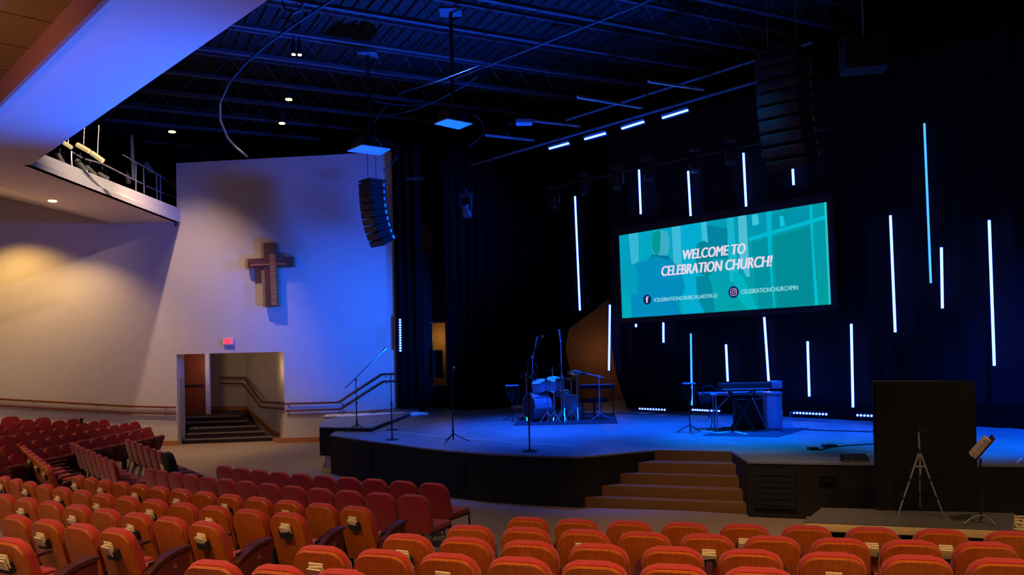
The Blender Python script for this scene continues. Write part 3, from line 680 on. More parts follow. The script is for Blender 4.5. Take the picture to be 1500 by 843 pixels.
# ================================================================== LED TUBES on the backdrop
tubes = [((842.3, 288), (849.5, 455), 'tube', 'long blue white light tube left of the screen'),
 ((803, 387), (807, 484), 'tubed', 'dim violet light tube, leftmost of all the tubes'),
 ((936, 249), (938.6, 314), 'tube', 'short blue white light tube above the screen left corner'),
 ((1008, 251), (1011.8, 318), 'tube', 'thin blue white light tube above the word WELCOME'),
 ((1089, 224.5), (1093, 303.5), 'tube', 'blue white light tube above the screen, third from left'),
 ((1160, 224.5), (1162.5, 271.5), 'tube', 'short blue white light tube above the screen right part'),
 ((893.4, 447), (892, 543), 'tube', 'blue white light tube at the lower left of the screen'),
 ((931.5, 475), (931.7, 479.5), 'tube', 'tiny blue white light tube stub under the screen left corner'),
 ((971.7, 473), (971.9, 502), 'tube', 'short blue white light tube under the screen left part'),
 ((1012, 489), (1013.5, 594), 'tubec', 'thin cyan light tube beneath the screen, behind the tall stand'),
 ((1063.5, 505), (1066, 559), 'tube', 'blue white light tube behind the keyboard'),
 ((1119.5, 465), (1126, 559), 'tube', 'leaning blue white light tube hanging to right end of keyboard'),
 ((1183, 500.5), (1185.5, 581), 'tube', 'blue white light tube between keyboard and black panel'),
 ((1247, 475), (1249.5, 597), 'tube', 'long blue white light tube just left of the black panel'),
 ((1304.3, 316), (1311.4, 487), 'tube', 'long blue white light tube right of the screen'),
 ((1354, 181), (1363.5, 415), 'tubec', 'tallest light tube, cyan, at upper right'),
 ((1379, 363), (1380.5, 452), 'tube', 'short blue white light tube beside the tall cyan one'),
 ((1449, 323), (1456.5, 536), 'tube', 'long blue white light tube, rightmost of all')]
tpl = (bwp(0, .22), bwn)
for a, b, m, lb in tubes:
    pa, pb = S(*a, pl=tpl), S(*b, pl=tpl)
    w = .027 if m == 'tube' else .022
    root = empty('led_tube', pa)
    build('diffuser', cyl(nb(), (0, 0, 0), pb-pa, w, n=10), m, root); bm = nb()
    cyl(bm, -(pb-pa).normalized()*.0, -(pb-pa).normalized()*.03, w*1.15, n=10); build('end_cap', bm, 'blackmetal', root)
    build('end_cap', cyl(nb(), pb-pa, (pb-pa)+(pb-pa).normalized()*.03, w*1.15, n=10), 'blackmetal', root); tag(root, lb, 'light tube', 'vertical light tubes on the backdrop')
# ================================================================== LED floor bars and other dot bars
def dotbar(pa, pb, nrm_, n, label, group, r=.022, h=.10, feet=True):
    d = (pb-pa); L = d.length; root = empty('led_bar', (pa+pb)/2); d.normalize(); nv = (nrm_ - d*nrm_.dot(d)).normalized(); u = d.cross(nv)
    Rm = Matrix((d, nv, u)).transposed()
    build('housing', box(nb(), nv*-.06, (L+.08, .09, h), Rm, bev=.008), 'blackmetal', root)
    for i in range(n):
        p = d*(L*(i/(n-1)-.5)); build('led', cyl(nb(), p-nv*.016, p+nv*.004, r, n=10), 'dot', root)
    if feet:
        bm = nb()
        for s in (-1, 1): box(bm, d*s*L*.3-nv*.06-Vector((0, 0, h/2+.02)), (.04, .12, .05), Rm)
        build('foot', bm, 'blackmetal', root)
    return tag(root, label, 'light bar', group)
fl = (bwp(0, .75), bwn); G = 'dotted light bars on the stage floor'
for (x0_, y0_), (x1_, y1_), n, lb in (((937, 599.2), (973.5, 600.8), 10, 'dotted blue light bar on the floor, leftmost below the screen'),
        ((1014.5, 600.8), (1053, 602.6), 12, 'dotted blue light bar on the floor behind the keyboard'),
        ((1163, 605.2), (1210, 607.4), 11, 'dotted blue light bar on the floor right of the keyboard'),
        ((1256, 608.8), (1292, 610.4), 8, 'dotted blue light bar on the floor, partly hidden by black panel')):
    a, b = S(x0_, y0_, pl=fl), S(x1_, y1_, pl=fl); dotbar(a, b, bwn, n, lb, G)
pa, pb = S(586, 469, Y=25.2), S(586.5, 514, Y=25.2)
bar = dotbar(pa, pb, Vector((.2, -1, 0)), 13, 'vertical dotted blue light bar fixed at the curtain edge', None, r=.028, h=.12, feet=False)
# ceiling dot bars on their pipe
cp = (SO+bwn*.9, bwn)
pipeA, pipeB = S(715, 240, z=8.35), S(1160, 100, z=8.35)
for i, ((x0_, y0_), (x1_, y1_)) in enumerate((((805, 218), (832, 210.5)), ((857, 204), (886, 196)), ((911.5, 188.5), (942, 179)), ((971, 173), (1006.5, 162)))):
    a, b = S(x0_, y0_, z=8.0), S(x1_, y1_, z=8.0)
    r_ = dotbar(a, b, Vector((-.3, -.6, -.7)), 14, ['leftmost', 'second from left', 'third from left', 'rightmost'][i]+' of the four dotted light bars hung under the ceiling', 'dotted light bars under the ceiling', r=.024, h=.16, feet=False)
    build('yoke', tube(nb(), [(0, 0, .02), (0, .05, .2), (0, .06, .32)], .012, 6), 'blackmetal', r_)
# ================================================================== CEILING STEEL
JD = Vector((.89, .456, 0)).normalized(); HJ = 10.5
for i, (x, y) in enumerate(((1200, 35), (890, 32), (575, 25), (523, 62), (500, 98), (479, 132.5), (465, 160.5), (450, 183), (414, 199.5), (380, 222))):
    p = S(x, y, z=HJ); t0 = (-12-p.x)/JD.x if i < 4 else (-13-p.x)/JD.x
    t1 = min((17-p.x)/JD.x, (30-p.y)/JD.y); a, b = p+JD*max(t0, -16), p+JD*t1
    bm = nb(); L = (b-a).length; Rm = Matrix((JD, Vector((-JD.y, JD.x, 0)), Vector((0, 0, 1)))).transposed(); m_ = (a+b)/2
    for s in (-.035, .035): box(bm, m_+Rm @ Vector((0, s, 0)), (L, .045, .09), Rm)
    box(bm, m_+Vector((0, 0, .62)), (L, .10, .07), Rm)
    k = int(L/.9)
    for j in range(k):
        q0 = a+JD*(L*j/k); q1 = a+JD*(L*(j+.5)/k)+Vector((0, 0, .6)); q2 = a+JD*(L*(j+1)/k); cyl(bm, q0, q1, .014, n=4); cyl(bm, q1, q2, .014, n=4)
    struct(build('ceiling_joist', bm, 'joist', smooth=0))
bm = nb(); Rm = Matrix((Vector((JD.y, -JD.x, 0)), JD, Vector((0, 0, 1)))).transposed()   # ribbed deck above
for i in range(110): box(bm, Vector((2, 16, HZ-.05))+JD*(-17+.32*i), (36, .08, .05), Rm)
struct(build('ceiling_deck', bm, 'void', smooth=0))
def pipe(name, pts, r, label, cat, m='joist', group=None): return tag(build(name, tube(nb(), pts, r), m), label, cat, group)
pipe('rigging_pipe', [S(690, 242, z=8.35), S(1190, 96, z=8.35)], .035, 'long rigging pipe over the ceiling light bars, lower one', 'pipe')
pipe('rigging_pipe', [S(830, 176, z=8.9), S(1190, 62, z=8.9)], .03, 'long rigging pipe over the ceiling light bars, upper one', 'pipe')
pipe('rigging_pipe', [S(650, 122, z=9.6), S(930, 10, z=9.6), S(960, -4, z=9.6)], .025, 'slanted rigging pipe crossing the joists at the top centre', 'pipe', 'blackmetal')
for (a, b), lb in zip((((950, 119), (1031, 131)), ((846, 142), (941, 158)), ((782, 177), (850, 185)), ((711, 198), (782, 206))),
                 ('nearest the two hanging speakers', 'third from left', 'second from left', 'leftmost')):
    pa, pb = S(*a, z=8.6), S(*b, z=8.6)
    o = tag(build('strut_arm', box(nb(), (pa+pb)/2, ((pb-pa).length, .07, .05), Matrix.Rotation(math.atan2((pb-pa).y, (pb-pa).x), 3, 'Z')), 'alu'), 'short pale blue lit strut below the ceiling, ' + lb, 'strut', 'short struts below the ceiling')
pa = S(768, 179, z=8.6); bx = build('junction_box', box(nb(), pa, (.42, .3, .12), bev=.02), 'grey'); tag(bx, 'small grey box with cable loop at the end of a ceiling strut', 'box')
build('cable', tube(nb(), [pa+Vector(v) for v in ((-.2, 0, 0), (-.4, 0, -.05), (-.48, 0, -.25), (-.35, 0, -.38))], .012), 'cable', bx)
# projectors on poles
for (pt, pb, qd, lb) in (((661, 17), (664, 168), ((636, 182), (655, 174.5), (692.5, 181.5), (672, 190)), 'flat hanging fixture on black pole, lit blue underneath, above centre'),
                       ((532, 80), (538, 206), ((508, 222), (530, 213), (573, 219), (556, 228)), 'flat hanging fixture on black pole over the left speaker array')):
    zq = 8.0; Q = [S(*q, z=zq) for q in qd]; cc = (Q[0]+Q[1]+Q[2]+Q[3])/4; root = empty('ceiling_projector', cc)
    bm = nb(); prism(bm, [p-cc for p in Q], (0, 0, .03), bev=.004); build('housing', bm, mat('projector base plate', (150, 150, 158), .6), root)
    bm = nb(); prism(bm, [(p-cc)*.8+Vector((0, 0, .03)) for p in Q], (0, 0, .26), bev=.02); build('body', bm, 'blackmetal', root)
    tp = S(*pt, Y=cc.y)-cc
    build('pole', cyl(nb(), (0, 0, .29), (0, 0, max(1.2, tp.z)), .045), 'blackmetal', root)
    build('ceiling_plate', box(nb(), (0, 0, max(1.2, tp.z)), (.5, .5, .05)), 'joist', root)
    build('cable', tube(nb(), bez((.3, 0, .3), (1.1, -.2, -.1), (.35, -.1, -.55)), .015), 'cable', root)
    tag(root, lb, 'projector')
# hanging cables
pipe('cable', [S(x, y, Y=Y) for x, y, Y in ((495, -6, 17.5), (440, 30, 17.8), (395, 62, 18), (360, 92, 18.3), (335, 122, 18.6), (322, 150, 19), (322, 175, 19.4), (333, 202, 20), (345, 216, 20.4), (362, 230, 21))], .03, 'long curved cable drooping below the joists at upper left', 'cable', 'cable')
pipe('cable', sag(S(560, 170, z=9.6), S(700, 112, z=9.6), .2), .015, 'thin cable sagging left of the centre fixture pole', 'cable', 'cable')
pipe('cable', sag(S(495, 127, z=9.8), S(640, 150, z=9.8), .25), .014, 'thin cable sagging behind the left fixture pole', 'cable', 'cable')
pipe('cable', [S(x, y, Y=17) for x, y in ((558, 212), (548, 200), (549, 178), (562, 158), (590, 135), (640, 120), (720, 90))], .012, 'thin cable looping up from the left hanging fixture', 'cable', 'blackmetal')
pipe('cable', [S(x, y, Y=14) for x, y in ((414, 2), (418, 14), (430, 19), (440, 15), (445, 3))], .02, 'small cable loop hanging at the very top left of joists', 'cable', 'cable')
for i, ((x, y), w) in enumerate((((430, 79.5), .13), ((439, 80), .13), ((423, 145.5), .26), ((413, 180.5), .26), ((252, 193), .3))):
    p = S(x, y, z=10.35); root = empty('downlight', p)
    build('lens', cyl(nb(), (0, 0, 0), (0, 0, -.02), w/2*.75, n=16), 'warmlamp', root)
    build('can', cyl(nb(), (0, 0, .01), (0, 0, .3), w/2*.9, n=16), 'blackmetal', root); build('stem', cyl(nb(), (0, 0, .3), (0, 0, .9), .02), 'blackmetal', root)
    tag(root, ['left of the lit pair of warm downlights near the joist top', 'right of the lit pair of warm downlights near the joist top', 'small warm downlight, middle of the dark ceiling above the cross', 'small warm downlight just beneath another above the cross', 'small warm downlight left, above the catwalk railing'][i], 'downlight', 'warm downlights in the black ceiling')
for (x, y) in ((77, 294.5),):
    p = S(x, y, z=SZ-.01); o = build('soffit_light', cyl(nb(), p, p-Vector((0, 0, .02)), .10, n=20), 'warmlamp'); tag(o, 'warm recessed light in the soffit above the yellow wall', 'downlight')
# ================================================================== LINE ARRAYS
def line_array(name, topc, n, w, h, d, yaw, label, a0=0, da=3.2, cab_top=10):
    root = empty(name, topc, yaw); ang = R(a0); p = Vector((0, 0, 0))
    for i in range(n):
        ang += R(da*(.3+i/n*1.5)) if i else 0
        Rm = Matrix.Rotation(ang, 3, 'X'); mid = p + Rm @ Vector((0, 0, -h/2))
        cb_ = build('cabinet', box(nb(), mid, (w, d, h*.93), Rm, bev=.012), 'blackpaint', root)
        build('grille', box(nb(), mid + Rm @ Vector((0, -d/2-.008, 0)), (w*.92, .016, h*.78), Rm, bev=.006), 'blackmetal', cb_)
        bm = nb()
        for s in (-1, 1): box(bm, mid + Rm @ Vector((s*(w/2+.008), d*.36, 0)), (.02, .05, h*.5), Rm)
        build('rigging_link', bm, 'alu', cb_)
        p = p + Rm @ Vector((0, 0, -h))
    bm = nb(); box(bm, (0, 0, .05), (w*.9, d*1.1, .05)); build('fly_frame', bm, 'blackmetal', root)
    for s in (-1, 1): build('hoist_cable', cyl(nb(), (s*w*.33, 0, .06), (s*w*.33, 0, cab_top-topc.z), .012, n=6), 'joist', root)
    return tag(root, label, 'line array')
t = S(545, 268, Y=23.6); line_array('speaker_array', t, 9, .66, .20, .50, R(-48), 'curved black speaker array hanging before the blue wall', da=3.4, cab_top=8.75)
t = S(1146, 82, Y=14.3); line_array('speaker_array', t, 9, .78, .215, .58, R(-42), 'large curved black speaker array hanging right of centre', da=3.0, cab_top=10.4)
t = S(1265, 60, Y=14.3); root = empty('hanging_speaker', t, R(-12))
build('cabinet', box(nb(), (0, 0, -.28), (.74, .5, .50), bev=.02), 'blackpaint', root); build('grille', box(nb(), (0, -.26, -.28), (.68, .02, .42), bev=.01), 'blackmetal', root)
bm = nb()
for s in (-1, 1): box(bm, (s*.395, 0, -.14), (.02, .05, .46))
box(bm, (0, 0, .08), (.81, .05, .03)); build('yoke', bm, 'joist', root); build('hoist_cable', cyl(nb(), (0, 0, .08), (0, 0, 10.4-t.z), .012, n=6), 'alu', root)
tag(root, 'square black speaker hung on one cable at the upper right', 'speaker')
# moving heads on a pipe in front of the backdrop
mh = [(812, 296), (857, 276), (905, 268), (951, 254), (1018, 241), (1071, 229), (1124, 218), (1194, 211)]
hp = (bwp(0, .9), bwn)
pipe('lighting_pipe', [S(790, 278, pl=hp), S(1215, 188, pl=hp)], .03, 'pipe carrying the row of moving lights above the screen', 'pipe', m='blackmetal')
def moving_head(p, label, tilt):
    root = empty('moving_light', p, R(-25))
    build('base', box(nb(), (0, 0, .42), (.34, .24, .13), bev=.02), 'blackmetal', root)
    bm = nb()
    for s in (-1, 1): box(bm, (s*.16, 0, .18), (.035, .12, .42), bev=.01)
    build('yoke', bm, 'blackmetal', root)
    Rm = Matrix.Rotation(R(tilt), 3, 'X'); bm = nb(); cyl(bm, Rm @ Vector((0, 0, .16)), Rm @ Vector((0, 0, -.16)), .10, .14, n=8); cyl(bm, Rm @ Vector((0, 0, -.16)), Rm @ Vector((0, 0, -.22)), .14, .11, n=8)
    build('lamp_head', bm, mat('moving head shell', (46, 50, 58), .35), root); build('clamp', cyl(nb(), (0, 0, .48), (0, 0, .60), .03), 'blackmetal', root)
    return tag(root, label, 'stage light', 'moving lights above the screen')
for i, (x, y) in enumerate(mh):
    p = S(x, y, pl=hp); moving_head(p, f'black moving stage light, {ORD[i]} from left above the screen', random.uniform(-12, 12))
# small lit fixtures on the dark side pipe and one round head by left curtain
p = S(683, 308, Y=23); root = moving_head(p, 'lone dark moving light beside the left curtains', 25); root['group'] = 'moving lights above the screen'
p = S(608, 262, Y=24); o = build('side_light', box(nb(), p, (.55, .1, .1), bev=.01), 'blackmetal'); bm = nb()
for i in range(5): sph(bm, p+Vector((-.22+.11*i, -.06, .01*(i % 2))), .022)
build('reflector', bm, 'chrome', o); tag(o, 'small dark fixture with silver reflectors at the curtain top', 'stage light')
# ================================================================== CATWALK over the far left
cw = empty('catwalk_railing', (-10.6, 21, 7.45)); bm = nb()
def CW(x, y): return S(x, y, pl=(Vector((-10.9, 0, 0)), Vector((1, 0, 0))))-Vector((-10.6, 21, 7.45))
for pts in ([(104, 222), (120, 231)], [(180, 227), (228, 254), (262, 276)], [(125, 233), (150, 240), (185, 258), (210, 270)], [(215, 273), (262, 292)]): tube(bm, [CW(*p) for p in pts], .022, 6)
build('rail', bm, 'alu', cw)
for a, b in (((104, 222), (105, 243)), ((199, 238), (199, 281)), ((210, 243), (211, 287)), ((229, 253), (230, 295)), ((235, 256), (235, 298)), ((211, 270), (211, 287))): build('post', tube(nb(), [CW(*a), CW(*b)], .02, 6), 'alu', cw)
tag(cw, 'metal pipe railing of the catwalk above the soffit edge', 'railing')
for a, b, r_, lb in (((94, 209.5), (105, 216.5), .05, 'short warm lit tube lamp, leftmost on the catwalk'), ((113, 212), (131, 222), .06, 'middle warm lit tube lamp on the catwalk'), ((134, 224), (151, 236), .06, 'right warm lit tube lamp on the catwalk')):
    A_, B_ = S(*a, Y=20.5), S(*b, Y=20.5); o = build('tube_lamp', cyl(nb(), A_, B_, r_), 'warmtube'); build('hanger', cyl(nb(), (A_+B_)/2, (A_+B_)/2+Vector((.05, 0, .8)), .012), 'alu', o); tag(o, lb, 'lamp', 'warm tube lamps on the catwalk')
for (x, y), w, lb in (((88, 233), .3, 'leftmost spotlight parked behind the soffit upstand'), ((118, 243), .38, 'grey spotlight parked behind the railing corner'), ((132, 250), .32, 'dark spotlight beside the grey one on the catwalk'), ((150, 258), .3, 'round spotlight behind the middle of soffit upstand'), ((187, 262), .26, 'spotlight clamped on the bright post of the catwalk'), ((217, 245), .35, 'bundle of fittings hung at the right of catwalk')):
    p = S(x, y, pl=(Vector((-11.15, 0, 0)), Vector((1, 0, 0)))); root = empty('spotlight', p); Rm = Matrix.Rotation(R(random.uniform(-40, 40)), 3, 'Z') @ Matrix.Rotation(R(random.uniform(35, 70)), 3, 'X')
    build('lamp_barrel', cyl(nb(), Rm @ Vector((0, 0, -w/2)), Rm @ Vector((0, 0, w/2)), w*.28, w*.2, n=14), mat('lamp barrel', (90, 86, 80), .5), root)
    build('lens', cyl(nb(), Rm @ Vector((0, 0, -w/2-.01)), Rm @ Vector((0, 0, -w/2+.01)), w*.25, n=14), 'chrome', root)
    bm = nb(); tube(bm, [(-w*.34, 0, 0), (-w*.34, 0, w*.5), (w*.34, 0, w*.5), (w*.34, 0, 0)], .012, 6); cyl(bm, (0, 0, w*.5), (0, 0, w*.9), .015); build('yoke', bm, 'blackmetal', root)
    tag(root, lb, 'stage light', 'spotlights on the catwalk')
cwp = (Vector((-11.1, 0, 0)), Vector((1, 0, 0))); p0, p1 = S(193, 208, pl=cwp), S(195, 262, pl=cwp); tag(build('catwalk_post', cyl(nb(), p0+Vector((0, 0, .2)), p1, .05), 'grey'), 'thick pale vertical pipe on the catwalk', 'pipe')
bm = nb(); box(bm, (-11.4, 21.5, 7.2), (1.5, 8, .06)); struct(build('floor_catwalk', bm, 'void', smooth=0))
p = S(119, 636, Y=25.2); tag(build('short_post', cyl(nb(), p, S(119, 613, Y=25.2), .05), 'blackmetal'), 'short black post at the wall above the far left seats', 'post')
# ================================================================== CROSS
cY = WY-.22
def cb_(x0, y0, x1, y1):
    a, b = S(x0, y0, Y=cY), S(x1, y1, Y=cY); return a, b
tl, brr = S(391, 357, Y=cY), S(408.5, 450, Y=cY); al, ar = S(367, 390, Y=cY), S(432, 384.5, Y=cY)
cx = S(399, 403, Y=cY); root = empty('wall_cross', cx); root.rotation_euler = (0, R(-1.2), 0)
vw, vh, hw, hh, dp = .34, 1.98, 1.36, .30, .30
zc_ = .37
build('upright', box(nb(), (0, .0, 0), (vw, dp, vh), bev=.006), 'crosswood', root); build('crossbar', box(nb(), (0, .0, zc_), (hw, dp-.01, hh), bev=.006), 'crosswood', root)
bm = nb(); hs = [.16, .2, .12, .24, .18, .15, .22, .13, .2, .17]; z = -vh/2+.02
for i, h_ in enumerate(hs):
    if z+h_ > vh/2-.2: break
    box(bm, (.075, -dp/2-.012-.006*(i % 2), z+h_/2), (.19, .03, h_-.008), bev=.003); z += h_
box(bm, (-.05, -dp/2-.02, zc_-.06), (hw*.82, .02, .05), bev=.003); build('inlay', bm, 'crosswood2', root)
for c_, s_ in (((-vw/2-.012, 0, (vh/2+zc_+hh/2)/2), (.03, dp, vh/2-zc_-hh/2)), ((-vw/2-.012, 0, (-vh/2+zc_-hh/2)/2), (.03, dp, vh/2+zc_-hh/2)), ((-hw/2-.012, 0, zc_), (.03, dp, hh)), ((hw/2+.008, 0, zc_), (.02, dp, hh))): build('side_board', box(nb(), c_, s_), 'crosswood', root)
for c_, s_ in (((-.06, .03, 0), (.50, dp-.07, vh+.01)), ((-.045, .025, zc_), (1.53, dp-.08, hh+.01))): build('backer_board', box(nb(), c_, s_, bev=.004), 'crossedge', root)
bm = nb(); box(bm, (0, .19, .2), (.2, .09, .5)); build('bracket', bm, 'blackmetal', root)
tag(root, 'rustic reclaimed wood cross mounted on the blue lit wall', 'cross')
# ================================================================== STANDS AND INSTRUMENTS
def g(px, py, z=STZ): return S(px, py, z=z)
def mic_stand(base, h, label, round_base=False, boom=None, mic=True, rot=0, col='blackmetal', grp='microphone stands on the stage'):
    root = empty('microphone_stand', base, rot)
    if round_base:
        bm = nb(); cyl(bm, (0, 0, 0), (0, 0, .022), .145, .135, n=24); cyl(bm, (0, 0, .02), (0, 0, .07), .03, .018); build('base', bm, col, root)
    else:
        for k in range(3):
            a = R(90+120*k+10); build('leg', tube(nb(), [(0, 0, .20), (.09*math.cos(a), .09*math.sin(a), .13), (.34*math.cos(a), .34*math.sin(a), .012)], .011, 6), col, root)
        build('collar', cyl(nb(), (0, 0, .12), (0, 0, .28), .024), col, root)
    bm = nb(); cyl(bm, (0, 0, .05), (0, 0, h*.55), .015); cyl(bm, (0, 0, h*.5), (0, 0, h), .011); build('pole', bm, col, root)
    build('clutch', cyl(nb(), (0, 0, h*.53), (0, 0, h*.58), .022), col, root)
    tip = Vector((0, 0, h))
    if boom:
        b0, b1 = Vector(boom[0])+tip, Vector(boom[1])+tip; build('boom_arm', cyl(nb(), b0, b1, .010), col, root); build('pivot', sph(nb(), tip, .03), col, root); tip = b1
    if mic:
        d = (Vector(boom[1])-Vector(boom[0])).normalized() if boom else Vector((.05, -.2, .3)).normalized()
        m_ = build('microphone', cyl(nb(), tip, tip+d*.15, .013, .02), col, root); build('grille', sph(nb(), tip+d*.17, .03), 'grey', m_)
    return tag(root, label, 'microphone stand', grp)
def hgt(px, py0, py1, z=STZ):
    b = S(px, py0, z=z); t_ = S(px, py1, Y=b.y); return b, t_.z-b.z
b, h = hgt(523, 632.5, 557); mic_stand(b, h, 'black boom mic stand with tripod legs at left corner of stage', boom=((-.27, 0, -.2), (.60, 0, .62)), rot=0)
b, h = hgt(574.5, 645, 549); mic_stand(b, h, 'straight black mic stand on round base, near the curtain edge', round_base=True, mic=False)
b, h = hgt(664, 648.5, 549); b2 = b; mic_stand(b, h, 'straight mic stand on wide tripod legs in the front middle of stage', rot=.4, mic=True)
b, h = hgt(776, 662, 532); mic_stand(b, h, 'tall boom mic stand on round base in front of drum kit', round_base=True, boom=((-.02, 0, -.02), (.20, .05, .34)))
b, h = hgt(574, 630.5, 590); o = empty('microphone_stand', b); bm = nb(); cyl(bm, (0, 0, 0), (0, 0, .02), .15, n=20); cyl(bm, (0, 0, .02), (0, 0, h), .014); build('base_and_pole', bm, 'blackmetal', o)
tag(o, 'low round stand base just behind the straight stand near the curtain', 'stand')
b, h = hgt(824.5, 616, 500); mic_stand(b, h, 'tallest blue lit stand rising through the drum kit', rot=.3, col='drum', boom=((0, 0, -.1), (.0, .05, .12)))
b, h = hgt(782, 614, 523); mic_stand(b, h, 'second tall boom stand just left of the drums', rot=.5, col='drum', boom=((0, 0, -.1), (.12, 0, .35)))
b, h = hgt(879, 616, 552); mic_stand(b, h, 'boom mic stand over the small keyboard right of drums', rot=0, boom=((.12, 0, -.03), (-.46, 0, .12)), col='drum')
# stand with hanging gear, left of the drums
def gear_stand(base, h, label, cat='music stand', wide=.17):
    root = empty('gear_stand', base); bm = nb(); cyl(bm, (0, 0, 0), (0, 0, h), .014)
    for k in range(3):
        a = R(30+120*k); tube(bm, [(0, 0, .18), (.3*math.cos(a), .3*math.sin(a), .01)], .011, 6)
    build('stand', bm, 'blackmetal', root)
    build('top_tray', box(nb(), (0, 0, h), (wide*2, .2, .03), bev=.01), 'drum', root)
    bm = nb()
    for s, l in ((-.8, .32), (-.3, .42), (.35, .38), (.9, .5)): tube(bm, bez((s*wide, 0, h), (s*wide*1.3, -.02, h-l*.5), (s*wide*.7, 0, h-l), 6), .016, 6)
    build('hanging_cables', bm, 'cable', root); return tag(root, label, cat)
b, h = hgt(751.5, 618, 565); gear_stand(b, h, 'small stand hung with cables and headphones left of the drums', 'stand')
b, h = hgt(1011, 635, 562); gear_stand(b, h, 'tall stand hung with headphones and cables left of the keyboard', 'stand', .13)
# drum kit
dk = g(808, 617); root = empty('drum_kit', dk, R(-12)); root.scale = (1.1,)*3
def drum(name, c, r, l, axis, m='drum', par=root):
    axis = Vector(axis).normalized(); c = Vector(c); o = build(name, cyl(nb(), c-axis*l/2, c+axis*l/2, r, n=28), m, par)
    bm = nb()
    for s in (-1, 1):
        q = axis.to_track_quat('Z', 'Y'); ring = [c+axis*s*l/2+(q @ Vector((math.cos(a)*r, math.sin(a)*r, 0))) for a in [2*math.pi*k/28 for k in range(29)]]; tube(bm, ring, .012, 6)
    q = axis.to_track_quat('Z', 'Y')
    for k in range(8):
        a = 2*math.pi*k/8; p = c+(q @ Vector((math.cos(a)*(r+.012), math.sin(a)*(r+.012), 0))); cyl(bm, p-axis*l*.42, p+axis*l*.42, .007, n=6)
    build('hoop_and_lugs', bm, 'chrome', o); bm = nb()
    for s in (-1, 1): cyl(bm, c+axis*s*(l/2-.003), c+axis*s*(l/2+.004), r*.96, n=28)
    build('drum_head', bm, 'skin' if name != 'bass_drum' else 'blackpaint', o); return o
drum('bass_drum', (-.33, 0, .33), .33, .46, (-.8, -.6, 0)); drum('rack_tom', (-.25, -.05, .83), .17, .22, (-.2, -.3, 1)); drum('rack_tom', (.08, -.02, .86), .18, .26, (.1, -.3, 1)); drum('floor_tom', (.42, .25, .38), .22, .40, (0, 0, 1)); drum('snare_drum', (.2, .35, .62), .18, .15, (0, 0, 1))
for (x, y, z, r_, rot_) in ((-.6, .1, 1.06, .22, 14), (.0, .3, 1.18, .25, -8), (.62, .0, 1.12, .24, 12), (.33, -.15, .98, .19, 5)):
    c0 = Vector((x, y, z)); ax = Matrix.Rotation(R(rot_), 3, 'X') @ Matrix.Rotation(R(rot_*.6), 3, 'Y') @ Vector((0, 0, 1)); o = build('cymbal', cyl(nb(), c0, c0+ax*.018, r_, .03, n=30), 'brass', root)
    bm = nb(); cyl(bm, (x, y, .1), (x, y, z+.1), .012); 
    for k in range(3):
        a = R(40+120*k); tube(bm, [(x, y, .32), (x+.22*math.cos(a), y+.22*math.sin(a), .01)], .011, 6); tube(bm, [(x, y, .12), (x+.12*math.cos(a), y+.12*math.sin(a), .16)], .007, 5)
    build('cymbal_stand', bm, 'chrome', o)
bm = nb()
for k, (x, y) in enumerate(((-.05, -.25), (.12, -.3), (.28, -.22), (.5, -.1))):
    cyl(bm, (x, y, .02), (x, y, .62+.1*k), .011); 
    for a in (200, 330, 90): tube(bm, [(x, y, .25), (x+.17*math.cos(R(a)), y+.17*math.sin(R(a)), .01)], .010, 6)
build('hardware', bm, 'chrome', root)
bm = nb(); cyl(bm, (.3, .75, .44), (.3, .75, .54), .17, n=20); cyl(bm, (.3, .75, 0), (.3, .75, .44), .02); build('throne', bm, 'blackfab', root)
for k, (x, y, z0_, z1_) in enumerate(((-.3, -.15, .98, 1.28), (-.37, -.12, 1.0, 1.12), (.28, -.25, .95, 1.25))):
    bm = nb(); cyl(bm, (x, y, z0_), (x+.02, y, z1_), .010); cyl(bm, (x+.02, y, z1_), (x-.03, y-.02, z1_+.08), .025, .018); build('drum_microphone', bm, 'blackmetal', root)
tag(root, 'blue lit drum kit with bass drum facing left', 'drum kit')
rg = build('rug', prism(nb(), [g(752, 624), g(905, 621), g(900, 606), g(768, 606)], (0, 0, .012)), mat('dark stage rug', (44, 46, 60), .95, noise=.4, nscale=14), smooth=0); tag(rg, 'dark rug beneath the drum kit', 'rug')
# small keyboard on stand with bench
kb = g(876, 611); root = empty('small_keyboard', kb, R(-6))
build('body', box(nb(), (.0, .25, .80), (.95, .30, .12), bev=.015), 'blackpaint', root)
build('keys', box(nb(), (0, .12, .855), (.86, .12, .02)), 'grey', root)
bm = nb()
for s in (-1, 1): cyl(bm, (s*.42, .25, 0), (s*.42, .25, .76), .016); box(bm, (s*.42, .25, .02), (.04, .4, .03))
build('stand', bm, 'blackmetal', root); tag(root, 'small dark keyboard on a stand right of the drum kit', 'keyboard')
root = empty('keyboard_bench', g(871, 615), R(-6)); build('seat', box(nb(), (0, -.05, .50), (.72, .30, .09), bev=.03), 'blackfab', root); bm = nb()
box(bm, (0, -.05, .24), (.07, .10, .46)); box(bm, (0, -.05, .02), (.12, .42, .04)); box(bm, (.16, -.05, .24), (.05, .08, .46)); build('leg', bm, 'blackmetal', root)
tag(root, 'dark padded bench in front of the small keyboard', 'bench')
